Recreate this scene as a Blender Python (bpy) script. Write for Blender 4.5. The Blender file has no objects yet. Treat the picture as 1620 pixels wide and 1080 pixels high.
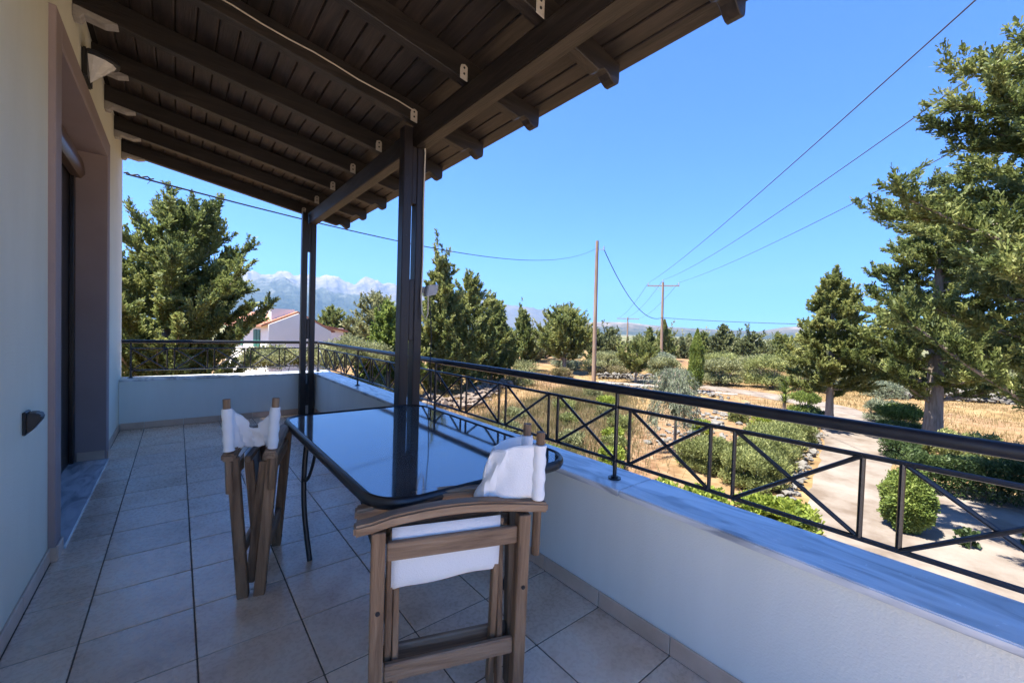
import bpy, bmesh, math, random
import numpy as np
from mathutils import Vector, Matrix

S = bpy.context.scene
COL = S.collection
R = math.radians

# ------------------------------------------------------------------ camera, sky, sun, exposure
EYE = Vector((0, 0, 1.25))
PSI, TH, RO = 0.68103, 0.02607, 0.0306          # yaw from +Y, pitch down, roll
fw = Vector((math.sin(PSI)*math.cos(TH), math.cos(PSI)*math.cos(TH), -math.sin(TH)))
rt = Vector((math.cos(PSI), -math.sin(PSI), 0)); up = rt.cross(fw)
rt2 = math.cos(RO)*rt + math.sin(RO)*up; up2 = -math.sin(RO)*rt + math.cos(RO)*up
cam = bpy.data.cameras.new('camera'); camo = bpy.data.objects.new('camera', cam); COL.objects.link(camo)
camo.matrix_world = Matrix(((rt2.x, up2.x, -fw.x, EYE.x), (rt2.y, up2.y, -fw.y, EYE.y), (rt2.z, up2.z, -fw.z, EYE.z), (0, 0, 0, 1)))
cam.sensor_fit = 'HORIZONTAL'; cam.sensor_width = 36; cam.lens = 654.17/1620*36
cam.clip_start = 0.05; cam.clip_end = 60000
S.camera = camo

SUN_EL = R(67); SUN_AZ = math.atan2(-0.97, 0.24)     # azimuth as (sin, cos)
w = bpy.data.worlds.new('World'); S.world = w; w.use_nodes = True
nt = w.node_tree; bg = nt.nodes['Background']
sky = nt.nodes.new('ShaderNodeTexSky'); sky.sky_type = 'NISHITA'; sky.sun_disc = False
sky.sun_elevation = SUN_EL; sky.sun_rotation = SUN_AZ
sky.altitude = 100; sky.air_density = 1.0; sky.dust_density = 0.1; sky.ozone_density = 2.2
wb = nt.nodes.new('ShaderNodeMix'); wb.data_type = 'RGBA'; wb.blend_type = 'MULTIPLY'; wb.inputs[0].default_value = 1.0
wb.inputs[7].default_value = (0.122, 0.272, 0.545, 1)          # cool white balance of the whole sky
nt.links.new(sky.outputs[0], wb.inputs[6]); nt.links.new(wb.outputs[2], bg.inputs[0]); bg.inputs[1].default_value = 0.13
sun = bpy.data.lights.new('sun', 'SUN'); suno = bpy.data.objects.new('sun', sun); COL.objects.link(suno)
sun.energy = 4.3; sun.angle = R(0.53); sun.color = (1.0, 0.965, 0.88)
sd = Vector((math.sin(SUN_AZ)*math.cos(SUN_EL), math.cos(SUN_AZ)*math.cos(SUN_EL), math.sin(SUN_EL)))
suno.rotation_euler = sd.to_track_quat('Z', 'Y').to_euler(); suno.location = (0, 0, 30)
S.view_settings.view_transform = 'Standard'; S.view_settings.look = 'None'
S.view_settings.gamma = 1.0; S.view_settings.use_curve_mapping = False
S.view_settings.exposure = 2.18
S.render.engine = 'CYCLES'
S.cycles.use_denoising = True
S.cycles.max_bounces = 10; S.cycles.diffuse_bounces = 5; S.cycles.transparent_max_bounces = 12
S.cycles.transmission_bounces = 8; S.cycles.volume_bounces = 0
S.cycles.sample_clamp_indirect = 6.0
S.cycles.caustics_reflective = False; S.cycles.caustics_refractive = False

# ------------------------------------------------------------------ helpers
def tag(o, label=None, cat=None, group=None, kind=None):
    if label: o['label'] = label
    if cat: o['category'] = cat
    if group: o['group'] = group
    if kind: o['kind'] = kind
    return o

def empty(name, loc=(0, 0, 0), rz=0, label=None, cat=None, group=None):
    o = bpy.data.objects.new(name, None); COL.objects.link(o)
    o.location = loc; o.rotation_euler = (0, 0, rz); o.empty_display_size = 0.1
    return tag(o, label, cat, group)

def link(name, me, parent=None, loc=(0, 0, 0), local=False):
    o = bpy.data.objects.new(name, me); COL.objects.link(o); o.location = loc
    if parent is not None:
        o.parent = parent
        if not local:                       # mesh given in world coordinates
            q = parent; off = Vector((0, 0, 0))
            while q is not None:
                off += Vector(q.location); q = q.parent
            o.location = Vector(loc) - off
    return o

class MB:
    def __init__(s): s.v = []; s.f = []
    def add(s, vs, fs):
        n = len(s.v); s.v += [tuple(x) for x in vs]; s.f += [tuple(i+n for i in f) for f in fs]; return s
    def box(s, x0, x1, y0, y1, z0, z1):
        return s.add([(x0,y0,z0),(x1,y0,z0),(x1,y1,z0),(x0,y1,z0),(x0,y0,z1),(x1,y0,z1),(x1,y1,z1),(x0,y1,z1)],
                     [(3,2,1,0),(4,5,6,7),(0,1,5,4),(1,2,6,5),(2,3,7,6),(3,0,4,7)])
    def bar(s, a, b, wx, wy, ref=(0, 0, 1), a2=None):
        """square bar from a to b; wx across ref-cross, wy along ref side"""
        a = Vector(a); b = Vector(b); d = (b-a).normalized(); r = Vector(ref)
        if abs(d.dot(r)) > 0.95: r = Vector((1, 0, 0))
        x = d.cross(r).normalized(); y = x.cross(d).normalized()
        vs = []
        for p_ in (a, b):
            for i, j in ((-1,-1),(1,-1),(1,1),(-1,1)): vs.append(p_+x*(i*wx/2)+y*(j*wy/2))
        return s.add(vs, [(0,1,2,3),(7,6,5,4),(0,4,5,1),(1,5,6,2),(2,6,7,3),(3,7,4,0)])
    def tube(s, pts, r, n=10, caps=True):
        pts = [Vector(q) for q in pts]; m = len(pts)
        rr = r if hasattr(r, '__len__') else [r]*m
        t = [(pts[min(i+1, m-1)]-pts[max(i-1, 0)]).normalized() for i in range(m)]
        nrm = t[0].orthogonal().normalized(); vs = []
        for i in range(m):
            nrm = (nrm - t[i]*nrm.dot(t[i])).normalized(); bn = t[i].cross(nrm)
            for k in range(n):
                a = 2*math.pi*k/n; vs.append(pts[i]+(nrm*math.cos(a)+bn*math.sin(a))*rr[i])
        fs = [(i*n+k, i*n+(k+1) % n, (i+1)*n+(k+1) % n, (i+1)*n+k) for i in range(m-1) for k in range(n)]
        if caps: fs += [tuple(range(n-1, -1, -1)), tuple(range((m-1)*n, m*n))]
        return s.add(vs, fs)
    def prism(s, poly, axis, a, b):
        """extrude a 2D polygon along axis ('x','y','z') from a to b"""
        f = {'x': lambda u, v, t: (t, u, v), 'y': lambda u, v, t: (u, t, v), 'z': lambda u, v, t: (u, v, t)}[axis]
        n = len(poly); vs = [f(u, v, a) for u, v in poly]+[f(u, v, b) for u, v in poly]
        return s.add(vs, [tuple(range(n-1, -1, -1)), tuple(range(n, 2*n))]+[(i, (i+1) % n, n+(i+1) % n, n+i) for i in range(n)])
    def mesh(s, name, m=None, smooth=False, bevel=0, seg=1):
        me = bpy.data.meshes.new(name); me.from_pydata(s.v, [], s.f); me.validate()
        bm = bmesh.new(); bm.from_mesh(me); bmesh.ops.recalc_face_normals(bm, faces=bm.faces)
        if bevel:
            es = [e for e in bm.edges if len(e.link_faces) == 2 and e.calc_face_angle(0) > 0.5]
            bmesh.ops.bevel(bm, geom=es, offset=bevel, segments=seg, affect='EDGES', clamp_overlap=True)
        bm.to_mesh(me); bm.free()
        if m: me.materials.append(m)
        if smooth:
            me.shade_smooth()
            try: me.set_sharp_from_angle(angle=R(40))
            except Exception: pass
        return me
    def build(s, name, m, parent=None, smooth=False, bevel=0, seg=1, local=False):
        return link(name, s.mesh(name, m, smooth, bevel, seg), parent, local=local)

def mat(name, cols, scale=5.0, rough=0.6, bump=0.0, bscale=None, stretch=(1, 1, 1), detail=6, rand=False,
        lo=0.3, hi=0.7, spec=0.5, metal=0.0, dist=0.0, hv=0.0, coat=0.0):
    m = bpy.data.materials.new(name); m.use_nodes = True; t = m.node_tree; N = t.nodes; L = t.links
    b = N['Principled BSDF']; b.inputs['Roughness'].default_value = rough
    b.inputs['Specular IOR Level'].default_value = spec; b.inputs['Metallic'].default_value = metal
    b.inputs['Coat Weight'].default_value = coat
    tc = N.new('ShaderNodeTexCoord'); vec = tc.outputs['Object']
    oi = None
    if rand or hv: oi = N.new('ShaderNodeObjectInfo')
    if rand:
        ml = N.new('ShaderNodeMath'); ml.operation = 'MULTIPLY'; ml.inputs[1].default_value = 57.0
        L.new(oi.outputs['Random'], ml.inputs[0])
        va = N.new('ShaderNodeVectorMath'); va.operation = 'ADD'
        L.new(vec, va.inputs[0]); L.new(ml.outputs[0], va.inputs[1]); vec = va.outputs[0]
    raw = vec
    mp = N.new('ShaderNodeMapping'); mp.inputs['Scale'].default_value = stretch
    L.new(vec, mp.inputs['Vector']); vec = mp.outputs[0]
    if len(cols) > 1:
        nz = N.new('ShaderNodeTexNoise'); nz.inputs['Scale'].default_value = scale; nz.inputs['Detail'].default_value = detail
        nz.inputs['Roughness'].default_value = 0.62; nz.inputs['Distortion'].default_value = dist
        L.new(vec, nz.inputs['Vector'])
        rp = N.new('ShaderNodeValToRGB'); L.new(nz.outputs['Fac'], rp.inputs[0])
        el = rp.color_ramp.elements
        while len(el) < len(cols): el.new(0.5)
        for i, c in enumerate(cols):
            el[i].position = lo+(hi-lo)*i/(len(cols)-1); el[i].color = (*c, 1)
        out = rp.outputs[0]
    else:
        rgb = N.new('ShaderNodeRGB'); rgb.outputs[0].default_value = (*cols[0], 1); out = rgb.outputs[0]
    if hv:
        hs = N.new('ShaderNodeHueSaturation'); mr = N.new('ShaderNodeMapRange')
        mr.inputs[3].default_value = 1-hv; mr.inputs[4].default_value = 1+hv
        L.new(oi.outputs['Random'], mr.inputs[0]); L.new(mr.outputs[0], hs.inputs['Value'])
        L.new(out, hs.inputs['Color']); out = hs.outputs[0]
    L.new(out, b.inputs['Base Color'])
    if bump:
        n2 = N.new('ShaderNodeTexNoise'); n2.inputs['Scale'].default_value = bscale or scale*6; n2.inputs['Detail'].default_value = 8
        L.new(raw if name.startswith('plaster') else vec, n2.inputs['Vector'])
        bp = N.new('ShaderNodeBump'); bp.inputs['Strength'].default_value = bump; bp.inputs['Distance'].default_value = 0.01
        L.new(n2.outputs['Fac'], bp.inputs['Height']); L.new(bp.outputs[0], b.inputs['Normal'])
        # roughness wear
        mr2 = N.new('ShaderNodeMapRange'); mr2.inputs[3].default_value = max(0.03, rough-0.1); mr2.inputs[4].default_value = min(1, rough+0.12)
        L.new(n2.outputs['Fac'], mr2.inputs[0]); L.new(mr2.outputs[0], b.inputs['Roughness'])
    return m

def leafmat(name, dark, mid, light, trans=0.42, nscale=0.9):
    m = bpy.data.materials.new(name); m.use_nodes = True; t = m.node_tree; N = t.nodes; L = t.links
    b = N['Principled BSDF']; b.inputs['Roughness'].default_value = 0.55; b.inputs['Specular IOR Level'].default_value = 0.3
    g = N.new('ShaderNodeNewGeometry'); tc = N.new('ShaderNodeTexCoord')
    nz = N.new('ShaderNodeTexNoise'); nz.inputs['Scale'].default_value = nscale; nz.inputs['Detail'].default_value = 3
    L.new(tc.outputs['Object'], nz.inputs['Vector'])
    mx = N.new('ShaderNodeMath'); mx.operation = 'MULTIPLY_ADD'; mx.inputs[1].default_value = 0.45
    sc = N.new('ShaderNodeMath'); sc.operation = 'MULTIPLY_ADD'; sc.inputs[1].default_value = 1.5; sc.inputs[2].default_value = -0.48
    L.new(nz.outputs['Fac'], sc.inputs[0]); L.new(g.outputs['Random Per Island'], mx.inputs[0]); L.new(sc.outputs[0], mx.inputs[2])
    rp = N.new('ShaderNodeValToRGB'); el = rp.color_ramp.elements; el.new(0.5)
    for i, c in enumerate((dark, mid, light)): el[i].position = (0.1, 0.5, 0.92)[i]; el[i].color = (*c, 1)
    L.new(mx.outputs[0], rp.inputs[0]); L.new(rp.outputs[0], b.inputs['Base Color'])
    tr = N.new('ShaderNodeBsdfTranslucent'); L.new(rp.outputs[0], tr.inputs['Color'])
    ms = N.new('ShaderNodeMixShader'); ms.inputs[0].default_value = trans
    L.new(b.outputs[0], ms.inputs[1]); L.new(tr.outputs[0], ms.inputs[2])
    L.new(ms.outputs[0], N['Material Output'].inputs['Surface'])
    return m

M = {}
M['plaster'] = mat('plaster', [(.78, .75, .60), (.86, .83, .68)], 1.6, .85, .25, 160, spec=.2, stretch=(1.5, 1.5, .5))
M['plaster_white'] = mat('plaster_white', [(.76, .78, .72), (.83, .85, .79)], 1.6, .8, .2, 140, spec=.2, stretch=(2.2, 2.2, .35))
M['mauve'] = mat('mauve', [(.34, .265, .25), (.38, .30, .285)], 2.5, .75, .2, 150, spec=.25)
M['tile'] = mat('tile', [(.64, .42, .27), (.82, .60, .43), (.87, .70, .54)], 4.0, .27, .025, 60, rand=True, hv=.09, spec=.6, lo=.3, hi=.68)
M['bounce_floor'] = mat('bounce_floor', [(.66, .60, .53), (.76, .70, .63)], 3, .5)  # kept pale to throw sunlight back into the balcony
M['grout'] = mat('grout', [(.085, .06, .045), (.14, .105, .08)], 9, .9)
M['skirt'] = mat('skirt', [(.58, .41, .29), (.72, .54, .41)], 6, .35, .05, 60, rand=True, hv=.06)
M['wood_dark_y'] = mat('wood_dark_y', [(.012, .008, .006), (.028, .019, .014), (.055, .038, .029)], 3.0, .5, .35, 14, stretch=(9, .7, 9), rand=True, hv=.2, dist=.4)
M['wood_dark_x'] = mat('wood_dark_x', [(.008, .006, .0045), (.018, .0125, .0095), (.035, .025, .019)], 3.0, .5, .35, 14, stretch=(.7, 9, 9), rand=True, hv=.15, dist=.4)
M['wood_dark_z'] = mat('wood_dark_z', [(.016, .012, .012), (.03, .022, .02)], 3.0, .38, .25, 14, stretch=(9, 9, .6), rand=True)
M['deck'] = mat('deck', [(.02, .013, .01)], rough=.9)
M['roof_tile'] = mat('roof_tile', [(.30, .12, .07), (.42, .19, .11)], 2, .85, .3, 20)
M['metal_black'] = mat('metal_black', [(.010, .010, .012), (.016, .016, .019)], 20, .32, .04, 200, spec=.6)
M['plastic_black'] = mat('plastic_black', [(.018, .018, .02)], rough=.4)
M['metal_cream'] = mat('metal_cream', [(.42, .36, .29), (.55, .48, .40)], 30, .5, .1, 100)
M['corbel'] = mat('corbel', [(.24, .22, .20), (.40, .37, .33)], 14, .8, .4, 60)
M['cable_white'] = mat('cable_white', [(.62, .54, .42)], rough=.5)
M['cable_black'] = mat('cable_black', [(.012, .012, .013)], rough=.55)
M['wire'] = mat('wire', [(.055, .055, .06)], rough=.5)
M['grey_plastic'] = mat('grey_plastic', [(.35, .36, .37), (.42, .43, .44)], 10, .45)
M['lamp_glass'] = mat('lamp_glass', [(.62, .60, .55), (.72, .70, .65)], 20, .25, .1, 40)
M['galv'] = mat('galv', [(.38, .39, .4), (.5, .51, .52)], 15, .4, .1, 60, metal=.6)
M['chair_z'] = mat('chair_z', [(.10, .052, .026), (.235, .138, .074), (.34, .22, .13)], 3.2, .6, .35, 22, stretch=(10, 10, .8), rand=True, hv=.12, dist=.6)
M['chair_x'] = mat('chair_x', [(.125, .068, .036), (.27, .165, .093), (.38, .255, .16)], 3.2, .6, .35, 22, stretch=(.8, 10, 10), rand=True, hv=.12, dist=.6)
M['canvas'] = mat('canvas', [(.84, .84, .83), (.89, .89, .88)], 3, .9, .3, 260, spec=.1)
M['shutter'] = mat('shutter', [(.13, .08, .055), (.17, .105, .07)], 4, .4)
M['door_dark'] = mat('door_dark', [(.012, .009, .008), (.02, .014, .012)], 4, .3)
M['house_white'] = mat('house_white', [(.82, .78, .68), (.88, .84, .74)], .6, .85, spec=.2)
M['green_shutter'] = mat('green_shutter', [(.02, .13, .09)], rough=.5)
M['bark'] = mat('bark', [(.13, .10, .075), (.24, .19, .15), (.30, .25, .21)], 2.5, .9, .9, 9, stretch=(4, 4, .7))
M['pole_wood'] = mat('pole_wood', [(.14, .085, .055), (.26, .17, .115), (.32, .24, .18)], 1.2, .85, .5, 6, stretch=(5, 5, .35))
M['stone'] = mat('stone', [(.09, .08, .067), (.155, .14, .12), (.22, .20, .175)], 2.2, .9, .5, 12, rand=True)
M['stone_pink'] = mat('stone_pink', [(.115, .078, .053), (.175, .13, .097), (.24, .195, .16)], 1.6, .9, .5, 12)

def glassmat():
    """thin tempered pane: clear, faintly blue, mirror-like at grazing angles, with wiped smears of dust"""
    m = bpy.data.materials.new('table_glass'); m.use_nodes = True; t = m.node_tree; N = t.nodes; L = t.links
    N.remove(N['Principled BSDF'])
    tr = N.new('ShaderNodeBsdfTransparent'); tr.inputs[0].default_value = (.80, .90, .94, 1)
    gl = N.new('ShaderNodeBsdfGlossy'); gl.inputs['Roughness'].default_value = .06; gl.inputs['Color'].default_value = (.97, .98, 1, 1)
    fr = N.new('ShaderNodeFresnel'); fr.inputs[0].default_value = 3.2
    mx = N.new('ShaderNodeMixShader'); L.new(fr.outputs[0], mx.inputs[0]); L.new(tr.outputs[0], mx.inputs[1]); L.new(gl.outputs[0], mx.inputs[2])
    df = N.new('ShaderNodeBsdfDiffuse'); df.inputs[0].default_value = (.7, .72, .74, 1)
    tc = N.new('ShaderNodeTexCoord'); mp = N.new('ShaderNodeMapping'); mp.inputs['Scale'].default_value = (2.2, 7, 1); mp.inputs['Rotation'].default_value = (0, 0, .5)
    nz = N.new('ShaderNodeTexNoise'); nz.inputs['Scale'].default_value = 1.6; nz.inputs['Detail'].default_value = 7; nz.inputs['Distortion'].default_value = 1.8
    L.new(tc.outputs['Object'], mp.inputs[0]); L.new(mp.outputs[0], nz.inputs['Vector'])
    mr = N.new('ShaderNodeMapRange'); mr.inputs[1].default_value = .4; mr.inputs[2].default_value = .75; mr.inputs[3].default_value = .015; mr.inputs[4].default_value = .09
    L.new(nz.outputs['Fac'], mr.inputs[0])
    m2 = N.new('ShaderNodeMixShader'); L.new(mr.outputs[0], m2.inputs[0]); L.new(mx.outputs[0], m2.inputs[1]); L.new(df.outputs[0], m2.inputs[2])
    L.new(m2.outputs[0], N['Material Output'].inputs['Surface'])
    return m
M['glass'] = glassmat()

def marble():
    m = mat('marble', [(.60, .61, .62), (.72, .72, .71)], 3, .22, .05, 60)
    t = m.node_tree; N = t.nodes; L = t.links; b = N['Principled BSDF']
    tc = N.new('ShaderNodeTexCoord'); mp = N.new('ShaderNodeMapping'); mp.inputs['Scale'].default_value = (9, 2.2, 9)
    mp.inputs['Rotation'].default_value = (0, 0, R(24))
    nz = N.new('ShaderNodeTexNoise'); nz.inputs['Scale'].default_value = 1.3; nz.inputs['Detail'].default_value = 7; nz.inputs['Distortion'].default_value = 1.3
    L.new(tc.outputs['Object'], mp.inputs[0]); L.new(mp.outputs[0], nz.inputs['Vector'])
    rp = N.new('ShaderNodeValToRGB'); el = rp.color_ramp.elements; el.new(.5)
    for i, (q, c) in enumerate([(.34, (.36, .38, .40)), (.50, (.66, .68, .69)), (.64, (.82, .83, .83))]): el[i].position = q; el[i].color = (*c, 1)
    L.new(nz.outputs['Fac'], rp.inputs[0]); L.new(rp.outputs[0], b.inputs['Base Color'])
    return m
M['marble'] = marble()
M['marble'].node_tree.nodes['Principled BSDF'].inputs['Roughness'].default_value = .3

M['leaf_cyp'] = leafmat('leaf_cyp', (0.046, 0.068, 0.021), (0.169, 0.202, 0.060), (0.377, 0.377, 0.130))
M['leaf_cyp2'] = leafmat('leaf_cyp2', (0.055, 0.078, 0.023), (0.215, 0.240, 0.072), (0.442, 0.429, 0.156))
M['leaf_bright'] = leafmat('leaf_bright', (0.055, 0.094, 0.020), (0.193, 0.248, 0.055), (0.374, 0.418, 0.110))
M['leaf_lime'] = leafmat('leaf_lime', (.09, .14, .018), (.26, .31, .045), (.44, .46, .10))
M['leaf_olive'] = leafmat('leaf_olive', (0.083, 0.094, 0.040), (0.242, 0.248, 0.110), (0.418, 0.407, 0.209))
M['leaf_grey'] = leafmat('leaf_grey', (.08, .10, .06), (.22, .245, .155), (.38, .40, .27))
M['leaf_rosemary'] = leafmat('leaf_rosemary', (0.072, 0.086, 0.026), (0.234, 0.254, 0.085), (0.442, 0.442, 0.169))
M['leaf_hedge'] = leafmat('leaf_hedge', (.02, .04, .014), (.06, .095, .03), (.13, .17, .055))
M['leaf_far'] = leafmat('leaf_far', (0.054, 0.070, 0.031), (0.156, 0.174, 0.072), (0.276, 0.282, 0.126), nscale=.4)
M['straw'] = leafmat('straw', (.12, .085, .03), (.25, .18, .075), (.36, .28, .13), .2)
M['weed'] = leafmat('weed', (.085, .09, .03), (.20, .165, .075), (.36, .27, .16), .3, nscale=.7)

# ground materials
def groundmat():
    m = bpy.data.materials.new('ground'); m.use_nodes = True; t = m.node_tree; N = t.nodes; L = t.links
    b = N['Principled BSDF']; b.inputs['Roughness'].default_value = .95; b.inputs['Specular IOR Level'].default_value = .1
    tc = N.new('ShaderNodeTexCoord')
    def noise(sc, det=6, dist=0):
        n = N.new('ShaderNodeTexNoise'); n.inputs['Scale'].default_value = sc; n.inputs['Detail'].default_value = det; n.inputs['Distortion'].default_value = dist
        L.new(tc.outputs['Object'], n.inputs['Vector']); return n.outputs['Fac']
    def ramp(f, st):
        r = N.new('ShaderNodeValToRGB'); e = r.color_ramp.elements
        while len(e) < len(st): e.new(.5)
        for i, (q, c) in enumerate(st): e[i].position = q; e[i].color = (*c, 1)
        L.new(f, r.inputs[0]); return r.outputs[0]
    soil = ramp(noise(3.0, 8), [(.3, (.135, .073, .038)), (.5, (.205, .122, .066)), (.72, (.28, .20, .128))])
    dry = ramp(noise(1.1, 9), [(.3, (.15, .092, .040)), (.5, (.235, .152, .066)), (.7, (.31, .225, .118))])
    mask = ramp(noise(.09, 5, .5), [(.42, (0, 0, 0)), (.58, (1, 1, 1))])
    mx = N.new('ShaderNodeMix'); mx.data_type = 'RGBA'
    L.new(mask, mx.inputs[0]); L.new(soil, mx.inputs[6]); L.new(dry, mx.inputs[7])
    # scrub-covered plain beyond the fields
    scrub = ramp(noise(.02, 8), [(.35, (.06, .075, .035)), (.5, (.12, .125, .06)), (.68, (.30, .24, .14))])
    ln = N.new('ShaderNodeVectorMath'); ln.operation = 'LENGTH'; L.new(tc.outputs['Object'], ln.inputs[0])
    mr = N.new('ShaderNodeMapRange'); mr.inputs[1].default_value = 75; mr.inputs[2].default_value = 150
    L.new(ln.outputs['Value'], mr.inputs[0])
    m2 = N.new('ShaderNodeMix'); m2.data_type = 'RGBA'
    L.new(mr.outputs[0], m2.inputs[0]); L.new(mx.outputs[2], m2.inputs[6]); L.new(scrub, m2.inputs[7])
    L.new(m2.outputs[2], b.inputs['Base Color'])
    bp = N.new('ShaderNodeBump'); bp.inputs['Strength'].default_value = .8; bp.inputs['Distance'].default_value = .06
    L.new(noise(5, 10), bp.inputs['Height']); L.new(bp.outputs[0], b.inputs['Normal'])
    return m
M['ground'] = groundmat()
M['gravel'] = mat('gravel', [(.14, .107, .082), (.20, .165, .135), (.24, .207, .175)], .9, .95, .35, 45, detail=12, spec=.05, lo=.34, hi=.66)
M['path_white'] = mat('path_white', [(.22, .18, .14), (.32, .28, .24), (.38, .35, .31)], 2.2, .95, .8, 22, detail=9, spec=.1)

def rock_mat(name, low, mid, high, z0, z1, sc):
    m = bpy.data.materials.new(name); m.use_nodes = True; t = m.node_tree; N = t.nodes; L = t.links
    b = N['Principled BSDF']; b.inputs['Roughness'].default_value = 1; b.inputs['Specular IOR Level'].default_value = 0
    tc = N.new('ShaderNodeTexCoord'); sx = N.new('ShaderNodeSeparateXYZ'); L.new(tc.outputs['Object'], sx.inputs[0])
    nz = N.new('ShaderNodeTexNoise'); nz.inputs['Scale'].default_value = sc; nz.inputs['Detail'].default_value = 9; nz.inputs['Roughness'].default_value = .68
    L.new(tc.outputs['Object'], nz.inputs['Vector'])
    mr = N.new('ShaderNodeMapRange'); mr.inputs[1].default_value = z0; mr.inputs[2].default_value = z1; L.new(sx.outputs[2], mr.inputs[0])
    ad = N.new('ShaderNodeMath'); ad.operation = 'MULTIPLY_ADD'; ad.inputs[1].default_value = 1.6; ad.inputs[2].default_value = -.8
    L.new(nz.outputs['Fac'], ad.inputs[0]); a2 = N.new('ShaderNodeMath'); L.new(ad.outputs[0], a2.inputs[0]); L.new(mr.outputs[0], a2.inputs[1])
    rp = N.new('ShaderNodeValToRGB'); e = rp.color_ramp.elements; e.new(.5)
    for i, (q, c) in enumerate([(.15, low), (.5, mid), (.85, high)]): e[i].position = q; e[i].color = (*c, 1)
    L.new(a2.outputs[0], rp.inputs[0]); L.new(rp.outputs[0], b.inputs['Base Color'])
    n3 = N.new('ShaderNodeTexNoise'); n3.inputs['Scale'].default_value = sc*2.2; n3.inputs['Detail'].default_value = 10; n3.inputs['Roughness'].default_value = .66; n3.noise_type = 'RIDGED_MULTIFRACTAL'
    L.new(tc.outputs['Object'], n3.inputs['Vector'])
    bp = N.new('ShaderNodeBump'); bp.inputs['Strength'].default_value = 1.0; bp.inputs['Distance'].default_value = .11/sc
    L.new(n3.outputs['Fac'], bp.inputs['Height']); L.new(bp.outputs[0], b.inputs['Normal'])
    return m

# ------------------------------------------------------------------ terrain
GZ = -2.9
def ground():
    rs = [0]+list(np.geomspace(4, 16000, 70)); na = 120; vs = [(0, 0, GZ)]; fs = []
    rng = np.random.RandomState(3); ph = rng.rand(6)*6
    for r in rs[1:]:
        for k in range(na):
            a = 2*math.pi*k/na; x, y = r*math.sin(a), r*math.cos(a)
            amp = min(1, max(0, (r-60)/120))
            z = GZ+amp*(1.2*math.sin(x*.011+ph[0])*math.sin(y*.013+ph[1])-.9)-max(0, r-200)*.004*(1 if r < 1500 else 1500/r)
            vs.append((x, y, z))
    for k in range(na): fs.append((0, 1+k, 1+(k+1) % na))
    for i in range(len(rs)-2):
        b0 = 1+i*na; b1 = b0+na
        for k in range(na): fs.append((b0+k, b1+k, b1+(k+1) % na, b0+(k+1) % na))
    me = bpy.data.meshes.new('ground'); me.from_pydata(vs, [], fs); me.materials.append(M['ground'])
    bm = bmesh.new(); bm.from_mesh(me); bmesh.ops.recalc_face_normals(bm, faces=bm.faces); bm.to_mesh(me); bm.free()
    me.shade_smooth(); tag(link('ground', me), kind='structure')
ground()

def sheet(name, poly, z, m):
    me = bpy.data.meshes.new(name); me.from_pydata([(x, y, z) for x, y in poly], [], [tuple(range(len(poly)))])
    me.materials.append(m)
    if me.polygons[0].normal.z < 0: me.flip_normals()
    return tag(link(name, me), kind='structure')
def wobble(poly, amp, n, seed):
    rg = random.Random(seed); out = []
    for i, (x, y) in enumerate(poly):
        x2, y2 = poly[(i+1) % len(poly)]
        for k in range(n):
            t = k/n; out.append((x+(x2-x)*t+rg.uniform(-amp, amp), y+(y2-y)*t+rg.uniform(-amp, amp)))
    return out
drive = [(2.0, 3.2), (8.5, 3.0), (12.4, 3.3), (16, 4.0), (20.3, 4.9), (24, 5.9), (28, 7.3), (31, 9.2), (32.2, 12), (32.4, 16), (32.2, 24), (34.6, 24),
         (35.2, 15), (34.6, 9.5), (32.5, 6.4), (30, 5.0), (26, 3.9), (22.2, 2.9), (19.5, 2.6), (16.6, 2.4), (17.2, 0), (17.8, -9), (2.0, -9)]
sheet('driveway', wobble(drive, .07, 7, 4), GZ+.012, M['gravel'])
sheet('path', wobble([(31.2, 12.8), (30.5, 17), (27.5, 22), (28.5, 23), (31.4, 18), (32.0, 13)], .15, 5, 8), GZ+.02, M['path_white'])

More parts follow.
